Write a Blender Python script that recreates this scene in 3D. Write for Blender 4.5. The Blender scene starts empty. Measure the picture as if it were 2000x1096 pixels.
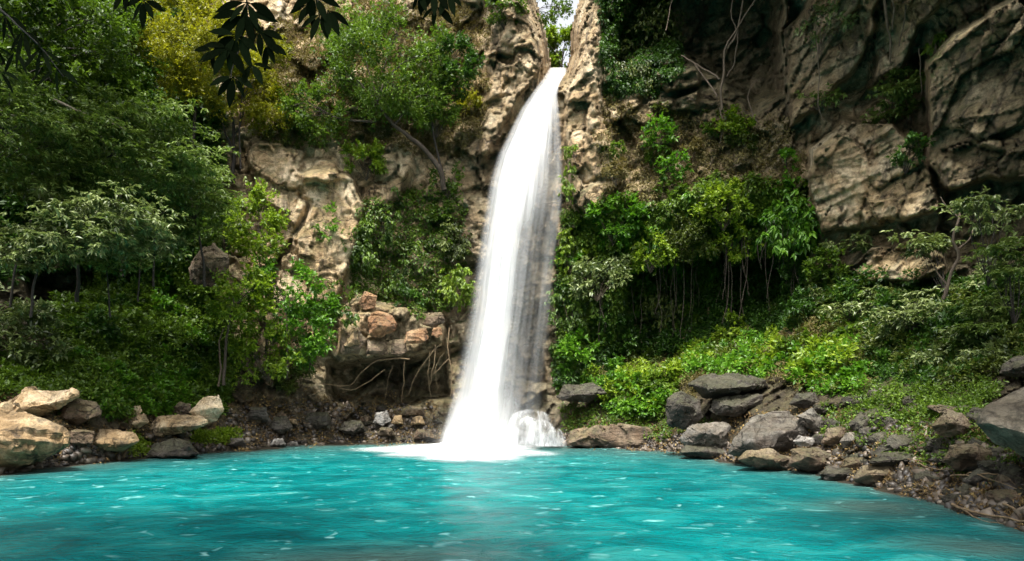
import bpy, bmesh, math, random
import numpy as np
from mathutils import Vector, Matrix

random.seed(7)
RNG = np.random.default_rng(11)
scene = bpy.context.scene
COL = scene.collection

# ------------------------------------------------------------------ camera geometry
# The camera stands two metres over the pool and looks level along +Y with a risen lens.
F, HZ, CAMH, CX = 1150.0, 790.0, 2.0, 1000.0


def W(px, py, Y):
    """A point of the photograph at the distance Y becomes a point of the place."""
    px, py, Y = np.asarray(px, float), np.asarray(py, float), np.asarray(Y, float)
    return np.stack(np.broadcast_arrays((px - CX) / F * Y, Y, CAMH + (HZ - py) / F * Y), -1)


# ------------------------------------------------------------------ noise
def _h(ix, iy, iz, seed):
    n = (ix.astype(np.int64) * 374761393 + iy.astype(np.int64) * 668265263 + iz.astype(np.int64) * 2147483647 + seed * 974634777) & 0xFFFFFFFF
    n = ((n ^ (n >> 13)) * 1274126177) & 0xFFFFFFFF
    n = ((n ^ (n >> 15)) * 2246822519) & 0xFFFFFFFF
    return ((n ^ (n >> 16)) & 0xFFFFFF) / float(0xFFFFFF)


def vnoise(p, seed=0):
    p = np.asarray(p, float)
    i = np.floor(p).astype(np.int64)
    f = p - i
    f = f * f * f * (f * (f * 6 - 15) + 10)
    out = 0
    for dx in (0, 1):
        wx = f[..., 0] if dx else 1 - f[..., 0]
        for dy in (0, 1):
            wy = f[..., 1] if dy else 1 - f[..., 1]
            for dz in (0, 1):
                wz = f[..., 2] if dz else 1 - f[..., 2]
                out = out + wx * wy * wz * _h(i[..., 0] + dx, i[..., 1] + dy, i[..., 2] + dz, seed)
    return out * 2 - 1


def fbm(p, octaves=4, seed=0, gain=0.5):
    p = np.asarray(p, float)
    a, s, out = 1.0, 0.0, 0
    for k in range(octaves):
        out = out + a * vnoise(p * (2.03 ** k) + 17.3 * k, seed + k)
        s += a
        a *= gain
    return out / s


def worley(p, seed=0, facet=False):
    p = np.asarray(p, float)
    vec = np.zeros(p.shape)
    i = np.floor(p).astype(np.int64)
    f1 = np.full(p.shape[:-1], 9.0)
    f2 = f1.copy()
    idn = np.zeros(p.shape[:-1])
    for dx in (-1, 0, 1):
        for dy in (-1, 0, 1):
            for dz in (-1, 0, 1):
                c = [i[..., 0] + dx, i[..., 1] + dy, i[..., 2] + dz]
                d = np.sqrt(sum((c[k] + _h(*c, seed + k) - p[..., k]) ** 2 for k in range(3)))
                near = d < f1
                f2 = np.where(near, f1, np.minimum(f2, d))
                f1 = np.where(near, d, f1)
                idn = np.where(near, _h(*c, seed + 9), idn)
                if facet:
                    tl = sum((_h(*c, seed + 11 + k) - 0.5) * (p[..., k] - c[k] - _h(*c, seed + k)) for k in range(3))
                    vec[..., 0] = np.where(near, tl, vec[..., 0])
    if facet:
        return f1, f2, idn, vec[..., 0]
    return f1, f2, idn


def sstep(x, a, b):
    t = np.clip((x - a) / (b - a), 0, 1)
    return t * t * (3 - 2 * t)


def poly_sd(px, py, poly):
    """Signed distance to a polygon, negative inside."""
    poly = np.asarray(poly, float)
    d = np.full(np.shape(px), 1e9)
    inside = np.zeros(np.shape(px), bool)
    n = len(poly)
    for k in range(n):
        ax, ay = poly[k]
        bx, by = poly[(k + 1) % n]
        ex, ey = bx - ax, by - ay
        t = np.clip(((px - ax) * ex + (py - ay) * ey) / (ex * ex + ey * ey + 1e-9), 0, 1)
        d = np.minimum(d, np.hypot(px - ax - t * ex, py - ay - t * ey))
        cond = ((ay > py) != (by > py)) & (px < ex * (py - ay) / (ey if abs(ey) > 1e-9 else 1e-9) + ax)
        inside ^= cond
    return np.where(inside, -d, d)


# ------------------------------------------------------------------ mesh and object helpers
def mesh_np(name, V, Fc, smooth=False, attrs=None, uv=None):
    """A mesh from numpy arrays; Fc is one (n, k) array of faces or a list of such arrays."""
    me = bpy.data.meshes.new(name)
    V = np.ascontiguousarray(V, np.float32)
    fl = Fc if isinstance(Fc, list) else [Fc]
    fl = [np.ascontiguousarray(f, np.int32) for f in fl if len(f)]
    loops = np.concatenate([f.ravel() for f in fl])
    sizes = np.concatenate([np.full(len(f), f.shape[1], np.int32) for f in fl])
    starts = np.concatenate([[0], np.cumsum(sizes)[:-1]]).astype(np.int32)
    me.vertices.add(len(V))
    me.vertices.foreach_set('co', V.ravel())
    me.loops.add(len(loops))
    me.loops.foreach_set('vertex_index', loops)
    me.polygons.add(len(sizes))
    me.polygons.foreach_set('loop_start', starts)
    me.polygons.foreach_set('loop_total', sizes)
    if smooth:
        me.polygons.foreach_set('use_smooth', np.ones(len(sizes), bool))
    for k, a in (attrs or {}).items():
        a = np.asarray(a, np.float32)
        if a.ndim == 1:
            me.attributes.new(k, 'FLOAT', 'POINT').data.foreach_set('value', np.ascontiguousarray(a))
        else:
            at = me.attributes.new(k, 'FLOAT_COLOR', 'POINT')
            c = np.ones((len(V), 4), np.float32)
            c[:, :a.shape[1]] = a
            at.data.foreach_set('color', c.ravel())
    if uv is not None:
        l = me.uv_layers.new(name='UVMap')
        l.data.foreach_set('uv', np.ascontiguousarray(np.asarray(uv, np.float32)[loops]).ravel())
    me.update(calc_edges=True)
    me.validate()
    return me


def obj(name, me, mat, parent=None):
    o = bpy.data.objects.new(name, me)
    COL.objects.link(o)
    if mat is not None and me is not None and not me.materials:
        me.materials.append(mat)
    if parent is not None:
        o.parent = parent
    return o


def tag(o, label, cat, group=None):
    o['label'] = label
    o['category'] = cat
    if group:
        o['group'] = group
    return o


def thing(name, loc, label, cat, group=None):
    o = bpy.data.objects.new(name, None)
    o.empty_display_size = 0.2
    COL.objects.link(o)
    o.location = [float(v) for v in loc]
    return tag(o, label, cat, group)


class Tubes:
    """Collects tapered round tubes for one mesh."""

    def __init__(self):
        self.V, self.Q, self.n = [], [], 0

    def add(self, pts, r0, r1, sides=6, knob=0.0):
        P = np.asarray(pts, float)
        n = len(P)
        T = np.gradient(P, axis=0)
        T /= np.linalg.norm(T, axis=1)[:, None] + 1e-9
        ref = np.array([0.31, 0.52, 0.79])
        A = np.cross(T, ref)
        A /= np.linalg.norm(A, axis=1)[:, None] + 1e-9
        B = np.cross(T, A)
        t = np.linspace(0, 1, n)
        R = r0 + (r1 - r0) * t
        if knob:
            R = R * (1 + knob * RNG.uniform(-1, 1, n))
        a = np.linspace(0, 2 * np.pi, sides, endpoint=False)
        ring = P[:, None] + R[:, None, None] * (np.cos(a)[None, :, None] * A[:, None] + np.sin(a)[None, :, None] * B[:, None])
        idx = self.n + np.arange(n * sides).reshape(n, sides)
        q = np.stack([idx[:-1], np.roll(idx[:-1], -1, 1), np.roll(idx[1:], -1, 1), idx[1:]], -1).reshape(-1, 4)
        self.V.append(ring.reshape(-1, 3))
        self.Q.append(q)
        self.n += n * sides

    def mesh(self, name):
        return mesh_np(name, np.concatenate(self.V), np.concatenate(self.Q), True)


def curve_pts(P, n=12, wob=0.0, seed=0):
    """A smooth line through the control points with a little wander."""
    P = np.asarray(P, float)
    if len(P) == 2:
        P = np.array([P[0], P[0] * .5 + P[1] * .5, P[1]])
    m = len(P)
    t = np.linspace(0, m - 1, n)
    i = np.clip(np.floor(t).astype(int), 0, m - 2)
    f = (t - i)[:, None]
    P0, P1, P2, P3 = P[np.clip(i - 1, 0, m - 1)], P[i], P[i + 1], P[np.clip(i + 2, 0, m - 1)]
    C = 0.5 * (2 * P1 + (P2 - P0) * f + (2 * P0 - 5 * P1 + 4 * P2 - P3) * f ** 2 + (3 * P1 - P0 - 3 * P2 + P3) * f ** 3)
    if wob:
        L = np.linalg.norm(P[-1] - P[0])
        for k in range(3):
            C[1:-1, k] += wob * L * vnoise(np.stack([np.linspace(0, n / 2.5, n), np.full(n, seed * 3.7), np.full(n, k * 5.1)], -1), 40 + k)[1:-1]
    return C


# ------------------------------------------------------------------ materials
def new_mat(name):
    m = bpy.data.materials.new(name)
    m.use_nodes = True
    nt = m.node_tree
    nt.nodes.clear()
    return m, nt


class NT:
    def __init__(self, nt):
        self.nt = nt

    def n(self, t, **kw):
        nd = self.nt.nodes.new(t)
        for k, v in kw.items():
            if k.startswith('i_'):
                nd.inputs[k[2:].replace('_', ' ')].default_value = v
            else:
                setattr(nd, k, v)
        return nd

    def l(self, a, b):
        self.nt.links.new(a, b)

    def val(self, x, sock):
        if hasattr(x, 'is_output'):
            self.l(x, sock)
        else:
            sock.default_value = x

    def math(self, op, a, b=0.0, clamp=False):
        nd = self.n('ShaderNodeMath', operation=op, use_clamp=clamp)
        self.val(a, nd.inputs[0])
        self.val(b, nd.inputs[1])
        return nd.outputs[0]

    def mix(self, f, a, b, blend='MIX'):
        nd = self.n('ShaderNodeMix', data_type='RGBA', blend_type=blend)
        self.val(f, nd.inputs[0])
        for x, s in ((a, nd.inputs[6]), (b, nd.inputs[7])):
            if hasattr(x, 'is_output'):
                self.l(x, s)
            else:
                s.default_value = (*x, 1) if len(x) == 3 else x
        return nd.outputs[2]

    def ramp(self, f, stops, interp='LINEAR'):
        nd = self.n('ShaderNodeValToRGB')
        cr = nd.color_ramp
        cr.interpolation = interp
        while len(cr.elements) < len(stops):
            cr.elements.new(0.5)
        for e, (p, c) in zip(cr.elements, stops):
            e.position = p
            e.color = (*c, 1) if not isinstance(c, (int, float)) else (c, c, c, 1)
        self.l(f, nd.inputs[0])
        return nd.outputs[0]

    def noise(self, vec, scale, detail=6, rough=0.6, dist=0.0):
        nd = self.n('ShaderNodeTexNoise')
        nd.inputs['Scale'].default_value = scale
        nd.inputs['Detail'].default_value = detail
        nd.inputs['Roughness'].default_value = rough
        nd.inputs['Distortion'].default_value = dist
        self.l(vec, nd.inputs['Vector'])
        return nd.outputs[0]

    def scaled(self, vec, s, rot=(0, 0, 0)):
        nd = self.n('ShaderNodeMapping')
        nd.inputs['Scale'].default_value = s
        nd.inputs['Rotation'].default_value = rot
        self.l(vec, nd.inputs['Vector'])
        return nd.outputs[0]

    def attr(self, name):
        return self.n('ShaderNodeAttribute', attribute_name=name)


def rock_material(name, warm, grey, tint=None, moss=0.5, wet=0.0, world=True, sc=1.0):
    """Weathered rock: two mineral palettes, streaks of stain, moss on the tops, grain in the bump."""
    m, nt = new_mat(name)
    g = NT(nt)
    if world:
        vec = g.n('ShaderNodeNewGeometry').outputs['Position']
    else:
        tc = g.n('ShaderNodeTexCoord')
        oi = g.n('ShaderNodeObjectInfo')
        add = g.n('ShaderNodeVectorMath', operation='ADD')
        g.l(tc.outputs['Object'], add.inputs[0])
        g.l(oi.outputs['Location'], add.inputs[1])
        vec = add.outputs[0]
    n1 = g.noise(vec, 0.55 * sc, 9, 0.68, 0.6)
    n2 = g.noise(g.scaled(vec, (1.6, 1.6, 0.22)), 1.0 * sc, 7, 0.65, 0.4)
    n3 = g.noise(vec, 5.0 * sc, 8, 0.7)
    strata = g.noise(g.scaled(vec, (0.25, 0.25, 3.2), (0, 0.22, 0)), 1.0 * sc, 6, 0.6, 0.5)
    cw = g.ramp(n1, [(0.28, warm[0]), (0.48, warm[1]), (0.66, warm[2])])
    cg = g.ramp(n1, [(0.28, grey[0]), (0.5, grey[1]), (0.7, grey[2])])
    if tint is None:
        ta = g.attr('tint').outputs['Fac']
    else:
        ta = tint
    tn = g.math('ADD', g.math('MULTIPLY', g.math('SUBTRACT', g.noise(vec, 0.9 * sc, 5, 0.6), 0.5), 1.2), ta, True)
    c = g.mix(tn, cw, cg)
    c = g.mix(g.ramp(strata, [(0.32, 0.45), (0.44, 0.0)]), c, (0.07, 0.05, 0.035))
    c = g.mix(g.ramp(n2, [(0.36, 0.7), (0.48, 0.0)]), c, (0.045, 0.038, 0.03))
    c = g.mix(1.0, c, g.ramp(n3, [(0.28, 0.45), (0.45, 0.95), (0.75, 1.3)]), 'MULTIPLY')
    c = g.mix(1.0, c, g.ramp(g.noise(vec, 15 * sc, 5, 0.75), [(0.3, 0.5), (0.5, 1.0), (0.7, 1.3)]), 'MULTIPLY')
    geo = g.n('ShaderNodeNewGeometry')
    sx = g.n('ShaderNodeSeparateXYZ')
    g.l(geo.outputs['Normal'], sx.inputs[0])
    ma = g.attr('moss').outputs['Fac'] if moss is None else moss
    mn = g.noise(vec, 1.3 * sc, 7, 0.7)
    mf = g.math('MULTIPLY', g.math('ADD', g.math('MULTIPLY', sx.outputs[2], 0.5), mn), 1.0)
    mf = g.math('MULTIPLY', g.ramp(mf, [(0.55, 0.0), (0.8, 1.0)]), ma, True)
    c = g.mix(mf, c, g.ramp(n3, [(0.3, (0.016, 0.026, 0.005)), (0.7, (0.075, 0.10, 0.018))]))
    if tint is None:
        so = g.attr('soil').outputs['Fac']
        sf = g.math('ADD', g.math('MULTIPLY', g.math('SUBTRACT', mn, 0.5), 1.6), so, True)
        c = g.mix(sf, c, g.ramp(n3, [(0.3, (0.012, 0.009, 0.006)), (0.55, (0.045, 0.032, 0.02)), (0.8, (0.10, 0.075, 0.05))]))
        wa = g.attr('wet').outputs['Fac']
        c = g.mix(g.math('MULTIPLY', wa, 0.72), c, (0.018, 0.016, 0.013))
        rough = g.math('SUBTRACT', 0.85, g.math('MULTIPLY', wa, 0.5))
    else:
        rough = 0.8 - 0.45 * wet
        if wet:
            c = g.mix(wet * 0.4, c, (0.02, 0.018, 0.015))
    if tint is not None:                                             # the splashed foot of a rock stays dark and wet
        gp = g.n('ShaderNodeSeparateXYZ')
        g.l(g.n('ShaderNodeNewGeometry').outputs['Position'], gp.inputs[0])
        wl_ = g.ramp(g.math('ADD', gp.outputs[2], g.math('MULTIPLY', g.math('SUBTRACT', n1, 0.5), 0.5)), [(0.12, 0.75), (0.34, 0.0)])
        c = g.mix(wl_, c, (0.02, 0.016, 0.012))
        rough = g.math('SUBTRACT', rough, g.math('MULTIPLY', wl_, 0.45))
    b = g.n('ShaderNodeBsdfPrincipled')
    g.l(c, b.inputs['Base Color'])
    g.val(rough, b.inputs['Roughness'])
    b.inputs['Specular IOR Level'].default_value = 0.3
    cv = g.n('ShaderNodeTexVoronoi', feature='DISTANCE_TO_EDGE')
    wv = g.n('ShaderNodeVectorMath', operation='ADD')
    nz = g.n('ShaderNodeTexNoise')
    nz.inputs['Scale'].default_value = 1.2 * sc
    nz.inputs['Detail'].default_value = 6
    g.l(vec, nz.inputs['Vector'])
    sv = g.n('ShaderNodeVectorMath', operation='SCALE')
    sv.inputs['Scale'].default_value = 0.9 / sc
    g.l(nz.outputs['Color'], sv.inputs[0])
    g.l(g.scaled(vec, (0.75, 0.75, 1.25), (0, 0.2, 0)), wv.inputs[0])
    g.l(sv.outputs[0], wv.inputs[1])
    cv.inputs['Scale'].default_value = 0.75 * sc
    g.l(wv.outputs[0], cv.inputs['Vector'])
    crack = g.ramp(cv.outputs['Distance'], [(0.0, 1.0), (0.035, 0.0)])
    cm = g.math('MULTIPLY', crack, g.ramp(n1, [(0.42, 0.85), (0.58, 0.05)]))
    c = g.mix(cm, c, (0.03, 0.022, 0.015))
    g.l(c, b.inputs['Base Color'])
    h = g.math('ADD', g.math('MULTIPLY', n3, 0.5), g.math('MULTIPLY', g.noise(vec, 2.2 * sc, 9, 0.72, 0.3), 1.2))
    h = g.math('ADD', h, g.math('MULTIPLY', strata, 0.9))
    h = g.math('SUBTRACT', h, g.math('MULTIPLY', cm, 0.5))
    h = g.math('ADD', h, g.math('MULTIPLY', g.noise(vec, 22 * sc, 4, 0.7), 0.16))
    bp = g.n('ShaderNodeBump')
    bp.inputs['Strength'].default_value = 0.9
    bp.inputs['Distance'].default_value = 0.16 / sc
    g.l(h, bp.inputs['Height'])
    g.l(bp.outputs[0], b.inputs['Normal'])
    out = g.n('ShaderNodeOutputMaterial')
    g.l(b.outputs[0], out.inputs[0])
    return m


def leaf_material(name, dark, mid, bright, trans=0.35, rough=0.45, spec=0.4):
    """Leaves: the colour of each leaf comes from its own random value stored with it."""
    m, nt = new_mat(name)
    g = NT(nt)
    a = g.attr('leaf').outputs['Fac']
    c = g.ramp(a, [(0.05, dark), (0.5, mid), (0.95, bright)])
    b = g.n('ShaderNodeBsdfPrincipled')
    g.l(c, b.inputs['Base Color'])
    b.inputs['Roughness'].default_value = rough
    b.inputs['Specular IOR Level'].default_value = spec
    t = g.n('ShaderNodeBsdfTranslucent')
    g.l(g.mix(0.5, c, (mid[0] * 1.6, mid[1] * 1.5, mid[2] * 0.6)), t.inputs[0])
    mx = g.n('ShaderNodeMixShader')
    mx.inputs[0].default_value = trans
    g.l(b.outputs[0], mx.inputs[1])
    g.l(t.outputs[0], mx.inputs[2])
    out = g.n('ShaderNodeOutputMaterial')
    g.l(mx.outputs[0], out.inputs[0])
    return m


def bark_material(name, a, b_):
    m, nt = new_mat(name)
    g = NT(nt)
    vec = g.n('ShaderNodeNewGeometry').outputs['Position']
    n = g.noise(g.scaled(vec, (6, 6, 1.5)), 1.5, 7, 0.7)
    b = g.n('ShaderNodeBsdfPrincipled')
    g.l(g.ramp(n, [(0.3, a), (0.7, b_)]), b.inputs['Base Color'])
    b.inputs['Roughness'].default_value = 0.85
    bp = g.n('ShaderNodeBump')
    bp.inputs['Distance'].default_value = 0.03
    g.l(n, bp.inputs['Height'])
    g.l(bp.outputs[0], b.inputs['Normal'])
    out = g.n('ShaderNodeOutputMaterial')
    g.l(b.outputs[0], out.inputs[0])
    return m


WARM = ((0.19, 0.11, 0.05), (0.46, 0.325, 0.18), (0.70, 0.57, 0.39))
GREY = ((0.042, 0.031, 0.018), (0.15, 0.112, 0.062), (0.30, 0.24, 0.145))
M_CLIFF = rock_material('cliff_rock', WARM, GREY, None, None)
TANR = ((0.16, 0.095, 0.045), (0.42, 0.29, 0.155), (0.62, 0.50, 0.34))
GRYR = ((0.035, 0.032, 0.028), (0.11, 0.10, 0.088), (0.26, 0.245, 0.22))
BRNR = ((0.05, 0.03, 0.018), (0.15, 0.095, 0.055), (0.30, 0.21, 0.13))
ROCK = {
    'tan': rock_material('tan_rock', TANR, GRYR, 0.05, 0.15, 0, False, 1.6),
    'ochre': rock_material('ochre_rock', ((0.11, 0.07, 0.035), (0.30, 0.20, 0.10), (0.50, 0.38, 0.23)), BRNR, 0.2, 0.1, 0, False, 1.6),
    'orange': rock_material('rusty_rock', ((0.10, 0.045, 0.022), (0.27, 0.135, 0.065), (0.42, 0.27, 0.16)), BRNR, 0.2, 0.25, 0, False, 1.3),
    'brown': rock_material('brown_rock', BRNR, GRYR, 0.25, 0.35, 0.2, False, 1.6),
    'grey': rock_material('grey_rock', BRNR, GRYR, 0.85, 0.12, 0.25, False, 1.8),
    'pale': rock_material('pale_wet_rock', ((0.2, 0.17, 0.14), (0.4, 0.36, 0.31), (0.6, 0.56, 0.5)), ((0.1, 0.1, 0.1), (0.3, 0.3, 0.3), (0.6, 0.6, 0.6)), 0.4, 0.1, 0.2, False, 2.5),
    'slab': rock_material('tan_grey_rock', ((0.10, 0.08, 0.05), (0.24, 0.19, 0.13), (0.40, 0.33, 0.23)), GRYR, 0.35, 0.1, 0, False, 0.9),
    'dark': rock_material('dark_rock', ((0.02, 0.015, 0.01), (0.06, 0.045, 0.03), (0.13, 0.1, 0.075)), ((0.012, 0.012, 0.011), (0.045, 0.042, 0.038), (0.12, 0.115, 0.105)), 0.5, 0.3, 0.5, False, 1.8),
}
BARK = {
    'dark': bark_material('dark_bark', (0.008, 0.006, 0.004), (0.035, 0.027, 0.02)),
    'dim': bark_material('dim_bark', (0.02, 0.014, 0.009), (0.075, 0.055, 0.038)),
    'brown': bark_material('brown_bark', (0.05, 0.035, 0.022), (0.15, 0.11, 0.075)),
    'pale': bark_material('pale_bark', (0.08, 0.068, 0.045), (0.24, 0.2, 0.14)),
    'root': bark_material('root_bark', (0.07, 0.045, 0.025), (0.26, 0.18, 0.095)),
}
LEAF = {
    'green': leaf_material('green_leaf', (0.014, 0.034, 0.004), (0.06, 0.118, 0.009), (0.17, 0.27, 0.028), 0.4),
    'vivid': leaf_material('vivid_leaf', (0.014, 0.052, 0.004), (0.062, 0.17, 0.009), (0.18, 0.36, 0.025), 0.42),
    'lime': leaf_material('lime_leaf', (0.03, 0.065, 0.004), (0.125, 0.21, 0.010), (0.31, 0.41, 0.035), 0.42),
    'spray': leaf_material('spray_leaf', (0.018, 0.036, 0.006), (0.078, 0.13, 0.02), (0.25, 0.33, 0.08)),
    'yellow': leaf_material('yellow_leaf', (0.05, 0.065, 0.004), (0.19, 0.205, 0.008), (0.42, 0.40, 0.02), 0.42),
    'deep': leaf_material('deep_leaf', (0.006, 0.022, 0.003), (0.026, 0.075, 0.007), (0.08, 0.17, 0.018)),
    'olive': leaf_material('olive_leaf', (0.016, 0.027, 0.004), (0.062, 0.09, 0.013), (0.16, 0.20, 0.035)),
    'silver': leaf_material('silver_leaf', (0.026, 0.042, 0.012), (0.10, 0.145, 0.04), (0.32, 0.37, 0.15), 0.3, 0.4, 0.5),
    'dry': leaf_material('dry_leaf', (0.04, 0.03, 0.010), (0.12, 0.10, 0.035), (0.26, 0.23, 0.09), 0.3, 0.6, 0.2),
    'litter': leaf_material('fallen_leaf', (0.04, 0.022, 0.01), (0.11, 0.07, 0.03), (0.32, 0.23, 0.09), 0.1, 0.7, 0.2),
    'black': leaf_material('painted_backlit_leaf', (0.002, 0.004, 0.001), (0.004, 0.007, 0.002), (0.007, 0.012, 0.004), 0.1, 0.8, 0.02),  # near-black colour paints in the backlit look of the hanging leaves
}
SUN_E, SUN_ANG, SKY_S, EXPOSURE = 3.3, 10.0, 0.12, 1.2
# ------------------------------------------------------------------ the lie of the land
SHORE = np.array([(-900, 1130), (-500, 1010), (-200, 955), (0, 926), (150, 908), (300, 891), (450, 880), (560, 871), (700, 867), (860, 866), (1000, 867),
                  (1100, 871), (1250, 876), (1330, 884), (1440, 905), (1560, 920), (1700, 950), (1800, 975), (1900, 1005), (2000, 1036), (2200, 1110), (2600, 1300)], float)
CTRL = np.array([
    (-900, 900, 8.5), (-900, 600, 10), (-900, 200, 12), (-900, -500, 14),
    (-400, 850, 12.5), (-400, 600, 16), (-400, 300, 19), (-400, 0, 21), (-400, -500, 23),
    (0, 850, 18), (0, 760, 20), (0, 660, 22), (0, 560, 25), (0, 450, 26), (0, 300, 27), (0, 100, 28), (0, -200, 30), (0, -600, 31),
    (200, 850, 20.6), (200, 780, 22), (200, 680, 24.5), (200, 560, 28), (200, 400, 29), (200, 200, 31), (200, 0, 33), (200, -400, 34),
    (400, 830, 25.4), (400, 760, 27), (400, 680, 28.6), (400, 560, 30.3), (400, 400, 31.5), (400, 200, 33), (400, 0, 35), (400, -400, 36),
    (560, 820, 29), (560, 750, 30.3), (560, 680, 31), (560, 500, 31.7), (560, 300, 32.5), (560, 100, 34), (560, -100, 36), (560, -500, 37),
    (700, 820, 31), (700, 760, 32), (700, 650, 32.1), (700, 500, 32.5), (700, 300, 33.2), (700, 100, 34.5), (700, -100, 36),
    (850, 820, 31.5), (850, 760, 32.6), (850, 650, 33), (850, 500, 33.4), (850, 300, 33.8), (850, 100, 34.5), (850, -150, 35.5), (850, -500, 36),
    (980, 820, 31.5), (980, 700, 32.8), (980, 500, 33.2), (980, 300, 33.6), (980, 150, 34), (980, -100, 35),
    (1100, 820, 29.3), (1100, 760, 30.8), (1100, 600, 31.3), (1100, 400, 31.4), (1100, 200, 32), (1100, 0, 33), (1100, -150, 34), (1100, -500, 35),
    (1250, 830, 27), (1250, 760, 28.6), (1250, 690, 30.5), (1250, 560, 31), (1250, 430, 30.3), (1250, 250, 31), (1250, 100, 31.5), (1250, -100, 32),
    (1400, 840, 23.2), (1400, 760, 25), (1400, 690, 27.5), (1400, 600, 29.8), (1400, 500, 30.2), (1400, 400, 29), (1400, 250, 30), (1400, 100, 31.5), (1400, 0, 30.5), (1400, -120, 26.5), (1400, -500, 24),  # out-of-view top leans forward, shaped to shade the dark cavity
    (1550, 840, 19.5), (1550, 740, 22.6), (1550, 640, 26), (1550, 520, 28.5), (1550, 400, 28), (1550, 250, 28), (1550, 100, 29), (1550, 0, 28), (1550, -130, 24),
    (1700, 860, 16.2), (1700, 760, 18.8), (1700, 650, 22), (1700, 540, 25), (1700, 440, 26), (1700, 350, 26), (1700, 200, 26.5), (1700, 50, 26), (1700, -100, 22.5), (1700, -500, 20),
    (1850, 900, 13), (1850, 800, 15), (1850, 700, 17.5), (1850, 600, 20), (1850, 500, 22.5), (1850, 400, 23), (1850, 250, 23), (1850, 100, 23), (1850, -100, 20.5),
    (2000, 950, 10.6), (2000, 850, 12.5), (2000, 720, 15), (2000, 600, 17), (2000, 500, 19), (2000, 400, 20.5), (2000, 250, 21), (2000, 100, 21), (2000, -100, 19), (2000, -500, 17),
    (2300, 950, 8.5), (2300, 700, 12), (2300, 400, 15), (2300, 0, 15.5), (2300, -500, 14),
    (2600, 950, 7), (2600, 600, 11), (2600, 200, 13), (2600, -500, 12)], float)
_sh = np.array([(x, y, 2 * F / (y - HZ)) for x, y in SHORE])
CT = np.concatenate([CTRL, _sh])


def _tps_kernel(d2):
    return d2 * np.log(d2 + 1e-9) * 0.5


_cp = CT[:, :2] / 500.0
_K = _tps_kernel(((_cp[:, None] - _cp[None]) ** 2).sum(-1)) + np.eye(len(_cp)) * 2e-3
_P = np.concatenate([np.ones((len(_cp), 1)), _cp], 1)
_A = np.block([[_K, _P], [_P.T, np.zeros((3, 3))]])
_SOL = np.linalg.solve(_A, np.concatenate([CT[:, 2], np.zeros(3)]))


def tps(px, py):
    q = np.stack([px.ravel(), py.ravel()], -1) / 500.0
    out = np.empty(len(q))
    for s in range(0, len(q), 20000):
        b = q[s:s + 20000]
        out[s:s + 20000] = _tps_kernel(((b[:, None] - _cp[None]) ** 2).sum(-1)) @ _SOL[:-3] + _SOL[-3] + b @ _SOL[-2:]
    return out.reshape(px.shape)


def blobs(px, py, lst):
    v = np.zeros(np.shape(px))
    for x, y, rx, ry, a in lst:
        v = np.maximum(v, a * np.exp(-(((px - x) / rx) ** 2 + ((py - y) / ry) ** 2)))
    return v


# rock masses that stand out of the face (negative) and hollows (positive): outline, metres, edge softness, tilt of the front per 100 units down
MASS = [
    ([(592, 335), (640, 318), (700, 340), (714, 400), (700, 470), (672, 560), (650, 610), (600, 580), (578, 470), (600, 400)], -1.6, 10),
    ([(482, 275), (540, 268), (600, 300), (596, 400), (575, 455), (540, 420), (495, 385)], -1.1, 10),
    ([(740, 300), (790, 262), (830, 280), (815, 330), (772, 400), (740, 440), (715, 520), (700, 470), (716, 400)], -0.9, 14),
    ([(600, 310), (655, 305), (665, 345), (600, 350)], -1.0, 6),
    ([(655, 612), (700, 575), (770, 600), (868, 618), (874, 680), (800, 692), (720, 700), (660, 690)], -1.7, 9),
    ([(720, 640), (780, 628), (800, 668), (740, 676)], 0.7, 8),
    ([(660, 640), (704, 622), (716, 680), (668, 686)], -0.6, 8),
    ([(820, 630), (870, 624), (872, 676), (830, 664)], -0.5, 8),
    ([(640, 706), (720, 702), (868, 694), (880, 780), (790, 792), (650, 790)], 2.4, 12),
    ([(940, -60), (1045, -60), (1070, 90), (1072, 140), (1024, 186), (968, 300), (935, 320), (950, 180)], -1.0, 14),
    ([(1000, 100), (1060, 70), (1070, 130), (1010, 180)], -0.6, 6),
    ([(1118, -60), (1190, -60), (1180, 60), (1165, 200), (1215, 340), (1160, 430), (1112, 400), (1100, 300), (1105, 160), (1118, 100)], -1.6, 12),
    ([(1300, -80), (1530, -80), (1535, 190), (1470, 215), (1400, 150), (1320, 110), (1200, 140), (1190, 80)], 3.0, 26),
    ([(1280, 150), (1370, 128), (1372, 172), (1300, 180)], -1.6, 6),
    ([(1262, 200), (1370, 180), (1372, 214), (1310, 222)], -1.3, 6),
    ([(1220, 520), (1320, 480), (1500, 470), (1580, 540), (1500, 690), (1300, 730), (1170, 735), (1200, 640)], 2.2, 22),
    ([(1576, 290), (1640, 225), (1750, 240), (1812, 330), (1832, 405), (1720, 440), (1606, 462), (1586, 420)], -1.7, 8),
    ([(1528, 70), (1610, -30), (1730, -60), (1690, 110), (1606, 200), (1545, 250)], -1.7, 9),
    ([(1690, 60), (1760, -60), (1880, -60), (1800, 60), (1760, 140), (1700, 170)], -1.0, 10),
    ([(1764, 120), (1812, 90), (1808, 330), (1780, 300)], 1.0, 10),
    ([(1812, 120), (1868, 62), (2000, -10), (2300, -80), (2300, 300), (2000, 345), (1840, 378), (1806, 320)], -2.4, 8),
    ([(1830, 300), (2000, 236), (2300, 160), (2300, 262), (2000, 290), (1900, 335)], 0.5, 5),
    ([(1700, 392), (1832, 372), (1840, 405), (1720, 432)], -0.7, 6),
    ([(1655, 520), (1700, 478), (1780, 470), (1852, 495), (1846, 535), (1760, 556), (1690, 556)], -1.6, 8),
    ([(40, 530), (190, 520), (200, 580), (60, 600)], 2.4, 20),
]
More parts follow.
